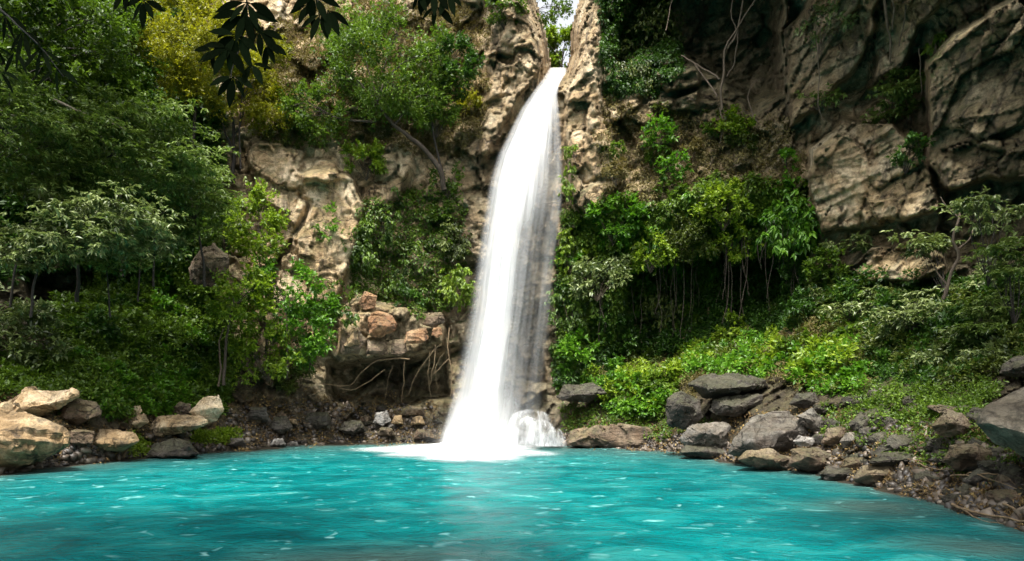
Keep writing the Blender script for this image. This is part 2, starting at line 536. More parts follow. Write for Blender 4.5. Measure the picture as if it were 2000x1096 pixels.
NOTCH = [(1040, -700), (1046, 0), (1064, 60), (1073, 112), (1078, 147), (1104, 142), (1116, 108), (1116, 60), (1132, 0), (1136, -700)]


def land(px, py, detail=True):
    """Distance of the land along each line of sight."""
    px, py = np.asarray(px, float), np.asarray(py, float)
    Y = tps(px, py)
    q = np.stack([px, py, 0 * px], -1)
    wx = px + 14 * fbm(q / 60, 3, 3)
    wy = py + 14 * fbm(q / 60, 3, 5)
    for poly, d, soft in MASS:
        P = np.array(poly, float)
        bb = (wx > P[:, 0].min() - 60) & (wx < P[:, 0].max() + 60) & (wy > P[:, 1].min() - 60) & (wy < P[:, 1].max() + 60)
        if bb.any():
            sd = poly_sd(wx[bb], wy[bb], poly)
            Y[bb] += d * sstep(-sd, -soft * 0.5, soft)
    sd = poly_sd(px, py, NOTCH)
    Y = Y + 5.0 * np.exp(-np.maximum(sd, 0) / 16.0)
    sh = np.interp(px, SHORE[:, 0], SHORE[:, 1])
    up = sstep(sh - py, 0, 60)                                     # detail dies out at the waterline
    if detail:
        p = W(px, py, Y)
        right = sstep(px, 1480, 1640)
        up = up * (1 - 0.72 * blobs(px, py, [(645, 440, 60, 130, 1), (545, 340, 50, 60, .9), (1930, 180, 110, 110, .9), (1700, 340, 90, 80, .6), (1620, 120, 70, 110, .6)]))
        bank = bankness(px, py)
        # broken blocks
        s = np.stack([p[..., 0] / 2.3, p[..., 1] / 2.3, (p[..., 2] - 0.22 * p[..., 0] * right) / 1.7], -1)
        s = s + 0.12 * np.stack([fbm(p / 1.5, 3, 21), fbm(p / 1.5, 3, 22), fbm(p / 1.5, 3, 23)], -1)
        f1, f2, idn, tl = worley(s * np.array([0.8, 0.8, 0.55]), 31, True)
        Y = Y + (1 - 0.35 * bank) * up * ((idn - 0.5) * 0.8 + 1.7 * tl + 0.3 * np.exp(-(f2 - f1) / 0.025))
        f1, f2, idn, tl = worley(s * np.array([2.2, 2.2, 1.6]) + 5, 41, True)
        Y = Y + (1 - 0.2 * bank) * up * ((idn - 0.5) * 0.42 + (0.9 - 0.4 * right) * tl + 0.12 * np.exp(-(f2 - f1) / 0.03))
        f1, f2, idn, tl = worley(s * np.array([6, 6, 4.5]) + 9, 47, True)
        Y = Y + up * ((idn - 0.5) * 0.17 + 0.4 * tl)
        # beds of rock dipping towards the pool on the right
        st = (p[..., 2] - 0.25 * p[..., 0]) / 1.5 + 0.35 * fbm(p / 3.5, 3, 51)
        fr = st - np.floor(st)
        Y = Y + up * (0.25 + 0.75 * right) * (1 - 0.7 * bank) * 0.75 * (fr ** 1.5) * (0.5 + 0.5 * vnoise(np.stack([np.floor(st), p[..., 0] / 5, 0 * st], -1), 52))
        st = (p[..., 2] - 0.25 * p[..., 0]) / 0.42 + 0.3 * fbm(p / 2.0, 3, 53)
        fr = st - np.floor(st)
        Y = Y + up * (0.1 + 0.9 * right) * (1 - 0.5 * bank) * 0.14 * fr * _h(np.floor(st).astype(int), np.floor(p[..., 0] / 2.5 + 0.4 * fr).astype(int), np.zeros(px.shape, int), 55)
        Y = Y + up * (0.35 * fbm(p / 2.8, 5, 61, 0.5) + 0.08 * fbm(p / 0.4, 3, 62, 0.6))
    wl = 2 * F / np.maximum(py - HZ, 1.0)
    below = py > sh
    Y = np.where(below, wl * (1.0 + 0.10 * sstep(py - sh, 0, 25)), Y)
    Y = np.where(~below & (py > HZ + 5), np.minimum(Y, wl * 0.999), Y)
    return Y


CLIFF_BASE = np.array([(-900, 470), (0, 545), (200, 540), (330, 530), (450, 640), (560, 705), (640, 775), (860, 792), (1090, 790), (1180, 765), (1300, 725), (1400, 700), (1520, 650),
                       (1600, 580), (1850, 565), (2000, 540), (2600, 480)], float)


def bankness(px, py):
    return sstep(py - np.interp(px, CLIFF_BASE[:, 0], CLIFF_BASE[:, 1]), -30, 40)


def surf(px, py, off=0.0, detail=False):
    """Point(s) on the land, moved off metres towards the camera."""
    px, py = np.atleast_1d(np.asarray(px, float)), np.atleast_1d(np.asarray(py, float))
    return W(px, py, land(px, py, detail) - off)


def axis(lo, a, b, hi, fine, coarse):
    return np.concatenate([np.arange(lo, a, coarse), np.arange(a, b, fine), np.arange(b, hi + 1, coarse)])


gx, gy = np.meshgrid(axis(-900, -60, 2060, 2600, 3.2, 18), axis(-520, -60, 1120, 1330, 3.2, 18))
LY = land(gx, gy)
LP = W(gx, gy, LY)
ny_, nx_ = gx.shape
idx = np.arange(ny_ * nx_).reshape(ny_, nx_)
quads = np.stack([idx[1:, :-1], idx[1:, 1:], idx[:-1, 1:], idx[:-1, :-1]], -1)
cxm = (gx[1:, :-1] + gx[1:, 1:] + gx[:-1, 1:] + gx[:-1, :-1]) / 4
cym = (gy[1:, :-1] + gy[1:, 1:] + gy[:-1, 1:] + gy[:-1, :-1]) / 4
TOPX, TOPY = [-900, -100, 600, 1000, 1180, 1300, 1500, 2600], [-160, -150, -110, -60, -90, -300, -420, -500]
keep = (cym > np.interp(cxm, TOPX, TOPY)) & (poly_sd(cxm, cym, NOTCH) > -1.5) & (cym < np.interp(cxm, SHORE[:, 0], SHORE[:, 1]) + 30)
bank_face = cym > np.interp(cxm, CLIFF_BASE[:, 0], CLIFF_BASE[:, 1])


# kinds of rock: pale tuff on the left and by the lip, dark basalt on the right and behind the water; some light and dimness painted in
tint = np.interp(gx, [0, 350, 480, 700, 740, 900, 1000, 1110, 1180, 1300, 1500, 1600, 1800, 1850, 2100], [0.7, 0.6, 0.08, 0.0, 0.5, 0.45, 0.5, 0.12, 0.3, 0.65, 0.75, 0.5, 0.6, 0.85, 0.85])  # right end also darkened to paint in the dim face of the big block
tint = tint + blobs(gx, gy, [(1400, 80, 130, 130, 0.6), (1000, 700, 120, 160, 0.5), (760, 740, 120, 60, 0.6), (760, 650, 130, 50, 0.35)])
tint = np.clip(tint - blobs(gx, gy, [(640, 440, 70, 130, 0.8), (760, 640, 120, 50, 0.05), (560, 180, 120, 130, 0.35), (960, 130, 70, 120, 0.4), (1700, 380, 130, 90, 0.55), (1750, 515, 90, 40, 0.6), (1150, 260, 70, 150, 0.6), (1380, 300, 60, 80, 0.3), (1270, 330, 80, 70, 0.3), (820, 480, 110, 130, 0.4)]), 0, 1)  # paler patches right of the fall also paint in light on the face
soil = bankness(gx, gy) * 0.75
wet = blobs(gx, gy, [(1000, 620, 110, 260, 0.9), (960, 330, 60, 100, 0.5), (1060, 400, 55, 200, 0.8), (760, 745, 130, 50, 0.6), (1060, 820, 80, 60, 0.7), (1760, 890, 260, 60, 0.75), (1300, 850, 160, 40, 0.4), (600, 835, 200, 40, 0.5)])
shl = np.interp(gx, SHORE[:, 0], SHORE[:, 1])
wet = np.clip(np.maximum(wet, 1 - np.abs(shl - gy) / 16), 0, 1)
moss = np.clip(0.35 + 0.5 * soil + blobs(gx, gy, [(1110, 400, 30, 120, 0.9), (900, 560, 60, 150, 0.7), (1830, 150, 50, 60, 0.8), (300, 400, 300, 300, 0.5)]), 0, 1)


def land_object(name, sel):
    fq = quads[keep & sel].reshape(-1, 4)
    used = np.unique(fq)
    re = np.full(ny_ * nx_, -1)
    re[used] = np.arange(len(used))
    at = {k: v.ravel()[used] for k, v in (('tint', tint), ('soil', soil), ('wet', wet), ('moss', moss))}
    o = obj(name, mesh_np(name, LP.reshape(-1, 3)[used], re[fq], False, at), M_CLIFF)
    o['kind'] = 'structure'
    return o


land_object('cliff', ~bank_face)
land_object('bank', bank_face)


# ------------------------------------------------------------------ water of the pool
def water_material():
    m, nt = new_mat('turquoise_water')
    g = NT(nt)
    vec = g.n('ShaderNodeNewGeometry').outputs['Position']
    n1 = g.noise(g.scaled(vec, (0.10, 0.22, 1)), 1.0, 5, 0.55, 0.6)
    n2 = g.noise(g.scaled(vec, (0.75, 1.05, 1), (0, 0, 0.1)), 1.0, 4, 0.55, 0.9)
    c = g.ramp(n2, [(0.28, (0.0, 0.062, 0.066)), (0.5, (0.0, 0.125, 0.126)), (0.72, (0.0, 0.215, 0.208))])
    c = g.mix(g.ramp(n1, [(0.35, 0.45), (0.6, 0.0)]), c, (0.0, 0.06, 0.065))
    # stony shallows at the margins show the brown bed; the near patch is plain brown tint
    sa = g.attr('brown_amt').outputs['Fac']
    sf = g.math('ADD', g.math('MULTIPLY', g.math('SUBTRACT', n2, 0.5), 1.3), sa, True)
    c = g.mix(g.math('MULTIPLY', sf, 0.8), c, (0.07, 0.075, 0.06))
    # flecks of foam, doubling as painted highlights on the water
    fl = g.noise(g.scaled(vec, (1.9, 2.7, 1), (0, 0, 0.12)), 1.0, 2, 0.5, 0.7)
    ff = g.math('MULTIPLY', g.ramp(fl, [(0.63, 0.0), (0.80, 0.85)]), g.ramp(n1, [(0.40, 0.25), (0.60, 1.0)]))
    c = g.mix(ff, c, (0.30, 0.60, 0.58))
    b = g.n('ShaderNodeBsdfPrincipled')
    g.l(c, b.inputs['Base Color'])
    b.inputs['Roughness'].default_value = 0.27
    b.inputs['IOR'].default_value = 1.2
    b.inputs['Specular IOR Level'].default_value = 0.22
    h = g.math('ADD', g.noise(g.scaled(vec, (1.6, 2.2, 1)), 1.0, 6, 0.6, 0.8), g.math('MULTIPLY', g.noise(g.scaled(vec, (4, 9, 1)), 1.0, 4, 0.6, 0.5), 0.3))
    bp = g.n('ShaderNodeBump')
    bp.inputs['Strength'].default_value = 1.0
    bp.inputs['Distance'].default_value = 0.16
    g.l(h, bp.inputs['Height'])
    g.l(bp.outputs[0], b.inputs['Normal'])
    out = g.n('ShaderNodeOutputMaterial')
    g.l(b.outputs[0], out.inputs[0])
    return m


wx_, wy_ = np.meshgrid(np.linspace(-34, 26, 301), np.concatenate([np.linspace(-25, 4, 30), np.linspace(4.2, 34, 300)]))
wz_ = 0.05 * fbm(np.stack([wx_ * 0.7, wy_ * 1.1, 0 * wx_], -1), 4, 71) * np.clip(wy_ / 6, 0, 1)
wi = np.arange(wx_.size).reshape(wx_.shape)
wq = np.stack([wi[:-1, :-1], wi[:-1, 1:], wi[1:, 1:], wi[1:, :-1]], -1).reshape(-1, 4)
wpx = CX + wx_ / np.maximum(wy_, 1) * F
wpy = HZ + CAMH / np.maximum(wy_, 1) * F
shd = wpy - np.interp(wpx, SHORE[:, 0], SHORE[:, 1])
brown_w = np.exp(-np.maximum(shd, 0) / 13.0) * 0.95
brown_w = np.maximum(brown_w, np.exp(-(((wx_ + 1.8) / 2.0) ** 2 + ((wy_ - 7.5) / 0.9) ** 2)) * 0.75)  # browner patch in the open water near the camera
brown_w = np.maximum(brown_w, np.exp(-(((wx_ - 6.6) / 1.1) ** 2 + ((wy_ - 8.2) / 0.8) ** 2)) * 0.7)
brown_w = np.maximum(brown_w, np.exp(-(((wx_ - 7.2) / 1.3) ** 2 + ((wy_ - 11.5) / 1.2) ** 2)) * 0.7)
wo = obj('water', mesh_np('water', np.stack([wx_, wy_, wz_], -1).reshape(-1, 3), wq, True, {'brown_amt': np.where(wy_ > 2, brown_w, 0).ravel()}), water_material())
wo['kind'] = 'structure'


# ------------------------------------------------------------------ the waterfall
def fall_material(name, tr=0.35):
    m, nt = new_mat(name)
    g = NT(nt)
    uv = g.n('ShaderNodeUVMap', uv_map='UVMap').outputs[0]
    s1 = g.noise(g.scaled(uv, (11, 0.9, 1)), 1.0, 4, 0.5, 0.3)
    s2 = g.noise(g.scaled(uv, (42, 2.0, 1)), 1.0, 3, 0.5, 0.3)
    s = g.math('ADD', g.math('MULTIPLY', s1, 0.8), g.math('MULTIPLY', s2, 0.2))
    d = g.attr('dens').outputs['Fac']
    a = g.math('MULTIPLY', d, g.math('ADD', 1.0, g.math('MULTIPLY', g.math('SUBTRACT', s, 0.5), g.math('MULTIPLY', g.math('SUBTRACT', 1.12, d), 2.7))), True)
    a = g.math('MULTIPLY', a, g.ramp(d, [(0.0, 0.0), (0.12, 1.0)]))
    df = g.n('ShaderNodeBsdfDiffuse')
    df.inputs[0].default_value = (0.76, 0.78, 0.79, 1)
    t = g.n('ShaderNodeBsdfTranslucent')
    t.inputs[0].default_value = (0.86, 0.89, 0.9, 1)
    mx = g.n('ShaderNodeMixShader')
    mx.inputs[0].default_value = tr
    g.l(df.outputs[0], mx.inputs[1])
    g.l(t.outputs[0], mx.inputs[2])
    bp = g.n('ShaderNodeBump')
    bp.inputs['Strength'].default_value = 0.15
    bp.inputs['Distance'].default_value = 0.08
    g.l(s, bp.inputs['Height'])
    g.l(bp.outputs[0], df.inputs['Normal'])
    tp = g.n('ShaderNodeBsdfTransparent')
    m2 = g.n('ShaderNodeMixShader')
    g.l(a, m2.inputs[0])
    g.l(tp.outputs[0], m2.inputs[1])
    g.l(mx.outputs[0], m2.inputs[2])
    out = g.n('ShaderNodeOutputMaterial')
    g.l(m2.outputs[0], out.inputs[0])
    return m


M_FALL = fall_material('falling_water')
FPY = [132, 140, 150, 165, 185, 215, 250, 300, 350, 400, 500, 600, 700, 800, 872]
FL = [1074, 1068, 1062, 1050, 1035, 1013, 994, 967, 950, 940, 923, 908, 887, 866, 848]
FR = [1106, 1108, 1102, 1094, 1090, 1094, 1098, 1102, 1106, 1104, 1092, 1084, 1074, 1066, 1058]
FY = [35.5, 33.6, 32.8, 32.2, 31.7, 31.2, 30.8, 30.4, 30.1, 29.8, 29.3, 28.9, 28.6, 28.3, 28.1]
# thickness of the water across its width, at some heights: (height, [(u, density)...])
DENS = [(132, [(0, .12), (.2, .35), (.8, .45), (1, .25)]),
        (160, [(0, .04), (.25, .3), (.5, .75), (.85, .65), (1, .2)]),
        (250, [(0, .03), (.12, .22), (.3, .85), (.62, .9), (.76, .42), (.9, .2), (1, .03)]),
        (330, [(0, .02), (.1, .2), (.2, .6), (.3, .9), (.5, .92), (.66, .38), (.8, .15), (.9, .24), (1, .02)]),
        (450, [(0, .02), (.1, .16), (.2, .55), (.3, .9), (.4, .9), (.54, .3), (.68, .12), (.8, .09), (.87, .28), (.93, .22), (1, .02)]),
        (600, [(0, .01), (.1, .12), (.2, .42), (.31, .88), (.4, .88), (.53, .3), (.68, .10), (.82, .08), (.89, .18), (1, .01)]),
        (760, [(0, .01), (.1, .12), (.2, .4), (.32, .9), (.44, .88), (.57, .34), (.7, .12), (.84, .09), (.9, .12), (1, .01)]),
        (872, [(0, .05), (.1, .5), (.2, 1), (.5, 1), (.66, .5), (.8, .2), (1, .02)])]


def fall_sheet(name, parent, u0, u1, forward, scale, seed, nu=140, nv=240, bulge=0.9):
    v = np.linspace(132, 873, nv)
    u = np.linspace(0, 1, nu)
    uu, vv = np.meshgrid(u, v)
    L, R = np.interp(v, FPY, FL)[:, None], np.interp(v, FPY, FR)[:, None]
    ug = u0 + (u1 - u0) * uu
    px = L + (R - L) * ug
    px = px + 3.0 * fbm(np.stack([ug * 6, vv / 160, 0 * vv + seed], -1), 3, 81 + seed)
    Y = np.interp(v, FPY, FY)[:, None] - bulge * np.sqrt(np.clip(1 - (2 * ug - 1) ** 2, 0, 1)) * sstep(vv, 140, 400) - forward
    Y = Y + 0.22 * fbm(np.stack([ug * 16, vv / 260, 0 * vv + seed], -1), 3, 85 + seed) * sstep(vv, 140, 300)
    P = W(px, vv, Y)
    cols = np.array([np.interp(u0 + (u1 - u0) * u, [a for a, b in row], [b for a, b in row]) for _, row in DENS])
    dk = np.array([h for h, _ in DENS], float)
    D = np.stack([np.interp(v, dk, cols[:, k]) for k in range(nu)], 1)
    D = np.clip(D * scale, 0, 1) * sstep(uu, 0, 0.1) * sstep(1 - uu, 0, 0.08)
    i = np.arange(nu * nv).reshape(nv, nu)
    q = np.stack([i[1:, :-1], i[1:, 1:], i[:-1, 1:], i[:-1, :-1]], -1).reshape(-1, 4)
    o = obj(name, mesh_np(name, P.reshape(-1, 3) - np.array(parent.location), q, True, {'dens': D.ravel()},
                          np.stack([ug + seed * 0.37, 1 - (vv - 132) / 741.0], -1).reshape(-1, 2)), M_FALL, parent)
    return o


wf = thing('waterfall', W(930, 872, 28.1), 'tall silky white waterfall plunging from the cliff notch into the turquoise pool', 'waterfall')
fall_sheet('water_sheet', wf, 0.0, 1.0, 0.0, 1.0, 1)
fall_sheet('water_sheet', wf, 0.0, 0.75, 0.35, 0.34, 2)
fall_sheet('water_veil', wf, -0.05, 1.03, 0.65, 0.14, 3)


def foam_material():
    m, nt = new_mat('white_foam')
    g = NT(nt)
    vec = g.n('ShaderNodeNewGeometry').outputs['Position']
    n = g.noise(g.scaled(vec, (0.9, 0.9, 0.9)), 1.2, 7, 0.65, 1.2)
    d = g.attr('dens').outputs['Fac']
    a = g.math('MULTIPLY', g.math('POWER', d, 1.5), g.math('ADD', 1.0, g.math('MULTIPLY', g.math('SUBTRACT', n, 0.5), g.math('MULTIPLY', g.math('SUBTRACT', 1.15, d), 5.0))), True)
    df = g.n('ShaderNodeBsdfDiffuse')
    df.inputs[0].default_value = (0.86, 0.89, 0.89, 1)
    tp = g.n('ShaderNodeBsdfTransparent')
    mx = g.n('ShaderNodeMixShader')
    g.l(a, mx.inputs[0])
    g.l(tp.outputs[0], mx.inputs[1])
    g.l(df.outputs[0], mx.inputs[2])
    out = g.n('ShaderNodeOutputMaterial')
    g.l(mx.outputs[0], out.inputs[0])
    return m


M_FOAM = foam_material()
fr, fa = np.meshgrid(np.linspace(0.02, 1, 50), np.linspace(0, 2 * np.pi, 120, endpoint=False))
fw = 1 + 0.25 * vnoise(np.stack([np.cos(fa) * 2, np.sin(fa) * 2, 0 * fa], -1), 90)
fxx = -1.95 + 4.1 * fr * fw * np.cos(fa) * np.where(np.cos(fa) < 0, 1.25, 0.95)
fyy = 25.4 + 5.6 * fr * fw * np.sin(fa)
fzz = 0.07 + 0.28 * np.exp(-((fxx + 2.0) / 1.6) ** 2 - ((fyy - 27.2) / 1.2) ** 2) + 0.05 * fbm(np.stack([fxx * 2, fyy * 2, 0 * fxx], -1), 3, 93) * (1 - fr)
fi = np.arange(fr.size).reshape(fr.shape)
fq = np.stack([fi, np.roll(fi, -1, 0)], 0)
fq = np.stack([fq[0][:, :-1], fq[1][:, :-1], fq[1][:, 1:], fq[0][:, 1:]], -1).reshape(-1, 4)[:, ::-1]
obj('foam', mesh_np('foam', np.stack([fxx, fyy, fzz], -1).reshape(-1, 3) - np.array(wf.location), fq, True, {'dens': np.clip(1.35 * (1 - fr) ** 0.8, 0, 1).ravel()}), M_FOAM, wf)
# ------------------------------------------------------------------ leaves
def unit(v):
    return v / (np.linalg.norm(v, axis=-1, keepdims=True) + 1e-9)


def leaves_mesh(name, base, d, nrm, length, wid, col, origin, droop=0.15):
    """Folded four point leaves: stalk, two shoulders and a tip."""
    d = unit(d)
    s = unit(np.cross(d, nrm))
    nn = unit(np.cross(s, d))
    L = length[:, None]
    w = wid[:, None]
    mid = base + d * L * 0.45
    tip = base + d * L - nn * L * droop
    a = mid + s * w * L * 0.5 + nn * L * 0.07
    b = mid - s * w * L * 0.5 + nn * L * 0.07
    V = np.stack([base, a, tip, b], 1).reshape(-1, 3) - np.asarray(origin)
    i = np.arange(len(base))[:, None] * 4
    T = np.concatenate([i + np.array([[0, 1, 2]]), i + np.array([[0, 2, 3]])])
    return mesh_np(name, V, T, False, {'leaf': np.repeat(col, 4)})


def sprigs(C, R, n_cl, n_sp, n_lf, leaf, mode, rng):
    """Leaf arrays for a crown in the ellipsoid C, R; also the clump centres for the limbs."""
    d = unit(rng.normal(size=(n_cl, 3)))
    rad = rng.uniform(0.35, 1.0, n_cl) ** 0.6
    cc = C + d * rad[:, None] * R * 0.86
    if mode == 'layer':
        cc[:, 2] = C[2] + (np.round((cc[:, 2] - C[2]) / (R[2] * 0.34)) + rng.uniform(-.25, .25, n_cl)) * R[2] * 0.34
    m = float(np.mean(R))
    cr = m * rng.uniform(0.24, 0.46, n_cl) * (10.0 / max(n_cl, 6)) ** 0.25
    ccol = rng.uniform(0, 1, n_cl)
    k = np.repeat(np.arange(n_cl), n_sp)
    S = len(k)
    sd = unit(rng.normal(size=(S, 3)))
    out = unit((cc[k] - C) / R)
    if mode == 'layer':
        flat = 0.16
        sd = unit(sd * np.array([1, 1, 0.25]) + out * np.array([.5, .5, 0]) + np.array([0, 0, -0.12]))
        st = cc[k] + rng.normal(size=(S, 3)) * cr[k][:, None] * np.array([0.75, 0.75, flat])
    elif mode == 'droop':
        sd = unit(sd * 0.6 + out * 0.4 + np.array([0, -0.2, -0.8]))
        st = cc[k] + rng.normal(size=(S, 3)) * cr[k][:, None] * np.array([0.5, 0.5, 0.6])
    else:
        sd = unit(sd * 0.7 + out * 0.5 + np.array([0, -0.15, 0.35]))
        st = cc[k] + rng.normal(size=(S, 3)) * cr[k][:, None] * 0.42
    sl = cr[k] * rng.uniform(0.5, 1.0, S)
    scol = rng.uniform(0, 1, S)
    j = np.repeat(np.arange(S), n_lf)
    N = len(j)
    t = rng.uniform(0.2, 1.0, N)
    base = st[j] + sd[j] * (sl[j] * t)[:, None]
    rnd = unit(rng.normal(size=(N, 3)))
    if mode == 'layer':
        rnd[:, 2] *= 0.3
    ld = unit(sd[j] * 0.7 + rnd * 0.85 + np.array([0, 0, -0.5 if mode == 'droop' else -0.12]))
    up = np.array([0, -0.25, 1.0])
    nrm = up + rng.normal(size=(N, 3)) * (0.28 if mode == 'layer' else 0.5)
    if mode == 'droop':
        nrm = np.array([0, -0.9, 0.6]) + rng.normal(size=(N, 3)) * 0.5
    ln = leaf * rng.uniform(0.6, 1.25, N)
    col = np.clip(0.42 * ccol[k[j]] + 0.3 * scol[j] + 0.33 * rng.uniform(0, 1, N) + 0.0, 0, 1)
    return (base, ld, nrm, ln, col), cc, cr


SPECIES = {  # leaf colour, leaf length (m), width ratio, growth, bark
    'bush': ('green', 0.20, 0.52, 'bush', 'dim'),
    'vivid': ('vivid', 0.22, 0.5, 'bush', 'dim'),
    'lime': ('lime', 0.19, 0.55, 'bush', 'dim'),
    'olive': ('olive', 0.16, 0.45, 'bush', 'brown'),
    'deep': ('deep', 0.20, 0.45, 'bush', 'dark'),
    'droop': ('vivid', 0.34, 0.36, 'droop', 'brown'),
    'creeper': ('olive', 0.18, 0.55, 'droop', 'brown'),
    'limecreeper': ('lime', 0.20, 0.6, 'droop', 'brown'),
    'greencreeper': ('green', 0.22, 0.55, 'droop', 'brown'),
    'silver': ('silver', 0.24, 0.34, 'layer', 'dark'),
    'pale': ('silver', 0.22, 0.42, 'bush', 'brown'),
    'greenlayer': ('spray', 0.20, 0.38, 'layer', 'dark'),
    'yellow': ('yellow', 0.14, 0.5, 'bush', 'dark'),
    'dry': ('dry', 0.16, 0.4, 'bush', 'brown'),
}


def plant(name, cat, label, px, py, w, h, sp, off=0.6, Y=None, dens=1.0, leaf=1.0, group=None, base=None, trunk=None, trunk_r=0.06, deep=0.8, ncl=None, limbs=None):
    """One plant: crown box centre and size in photograph units at its own distance; base is where it is rooted."""
    lc, ll, wr, mode, bk = SPECIES[sp]
    rng = np.random.default_rng(abs(hash((px, py, w))) % (2 ** 31))
    if Y is None:
        Y = float(land(np.array([px], float), np.array([py], float), False)[0]) - off
    u = Y / F
    C = W(px, py, Y)
    R = np.array([w * u / 2, max(min(w, h) * u / 2 * deep, 0.25), h * u / 2])
    ll = ll * leaf * (1.0 if Y > 22 else max(0.62, Y / 22))
    area = w * u * h * u
    n_leaf = dens * 5.6 * area / (ll * ll * wr * 0.6)
    n_cl = ncl or int(np.clip(area * 1.6 + 6, 7, 60))
    n_lf = 7
    n_sp = max(4, int(n_leaf / n_lf / n_cl))
    (b, d, n, ln, col), cc, cr = sprigs(C, R, n_cl, n_sp, n_lf, ll, mode, rng)
    if base is None:
        root = C + np.array([0, R[1] * 0.6, -R[2] * 1.0])
    else:
        root = W(base[0], base[1], Y if len(base) < 3 else base[2])
    tree = trunk is not None
    t = thing(name, root, label, cat, group)
    obj('crown' if tree else 'foliage', leaves_mesh(name, b, d, n, ln, np.full(len(ln), wr), col, root, 0.35 if mode == 'droop' else 0.15), LEAF[lc], t)
    tb = Tubes()
    fork = root
    if tree:
        pts = [root] + [W(q[0], q[1], q[2] if len(q) > 2 else Y) for q in trunk]
        tb.add(curve_pts(pts, 6 * len(pts), 0.012, px) - root, trunk_r, trunk_r * 0.45, 8, 0.06)
        fork = pts[-1]
        starts = [np.array(p) for p in pts[1:]]
    else:
        starts = [root]
    order = rng.permutation(len(cc))[:limbs or min(len(cc), 14)]
    for q in order:
        e = cc[q]
        s = min(starts, key=lambda p: np.linalg.norm(p - e)) if tree else root
        mid = s * 0.5 + e * 0.5 + np.array([0, 0, 0.12 * np.linalg.norm(e - s)]) + rng.normal(size=3) * 0.05 * np.linalg.norm(e - s)
        r = (trunk_r * 0.36 if tree else trunk_r * 0.3) * rng.uniform(0.6, 1)
        tb.add(curve_pts([s, mid, e], 9, 0.03, q) - root, r, r * 0.3, 5)
        for _ in range(2):
            e2 = e + rng.normal(size=3) * cr[q] * 0.8
            tb.add(curve_pts([mid * .4 + e * .6, e2], 5, 0.04, q + _) - root, r * 0.4, r * 0.15, 4)
    obj('trunk' if tree else 'stems', tb.mesh(name + '_wood'), BARK['dark' if name == 'forest_tree' else bk], t)
    return t


def undergrowth(name, label, zones, lc, leaf, wr, dens, lift=0.25, seed=0, clump=0.0, cell=45, droop=False, rise=0.5):
    """Ground cover nobody could count: one mass of small sprigs on the land."""
    rng = np.random.default_rng(100 + seed)
    B, D, N_, LN, CO = [], [], [], [], []
    for z in zones:
        P = np.array(z, float)
        x0, y0, x1, y1 = P[:, 0].min(), P[:, 1].min(), P[:, 0].max(), P[:, 1].max()
        n = int((x1 - x0) * (y1 - y0) * dens)
        px, py = rng.uniform(x0, x1, n), rng.uniform(y0, y1, n)
        sd = poly_sd(px, py, z)
        nz = fbm(np.stack([px / cell, py / cell, np.full(n, seed * 1.7)], -1), 3, 120 + seed)
        k = (nz - sd / 40.0 > clump) & (sd < 12)
        px, py, nz = px[k], py[k], nz[k]
        if not len(px):
            continue
        p = surf(px, py, 0.0, True)
        h = rng.uniform(0, 1, len(px)) ** 1.5 * lift * (0.6 + np.clip(nz, 0, 1) * 1.6)
        p = p + np.array([0, -0.7, 0.7]) * h[:, None]
        m = 6
        j = np.repeat(np.arange(len(p)), m)
        M = len(j)
        rnd = unit(rng.normal(size=(M, 3)))
        B.append(p[j] + rnd * leaf * 0.5)
        D.append(rnd + np.array([0, -0.35, -0.8 if droop else 0.1]))
        N_.append(np.array([0, -0.5, 1.0]) + rng.normal(size=(M, 3)) * rise)
        LN.append(leaf * rng.uniform(0.6, 1.3, M) * np.clip(p[j, 1] / 24, 0.55, 1.1))
        CO.append(np.clip(0.45 * rng.uniform(0, 1, len(p))[j] + 0.3 * rng.uniform(0, 1, M) + 0.35 * (nz[j] * 0.5 + 0.5), 0, 1))
    B, D, N_, LN, CO = (np.concatenate(v) for v in (B, D, N_, LN, CO))
    o = obj(name, leaves_mesh(name, B, D, N_, LN, np.full(len(LN), wr), CO, (0, 0, 0)), LEAF[lc])
    o['kind'] = 'stuff'
    return tag(o, label, 'undergrowth')


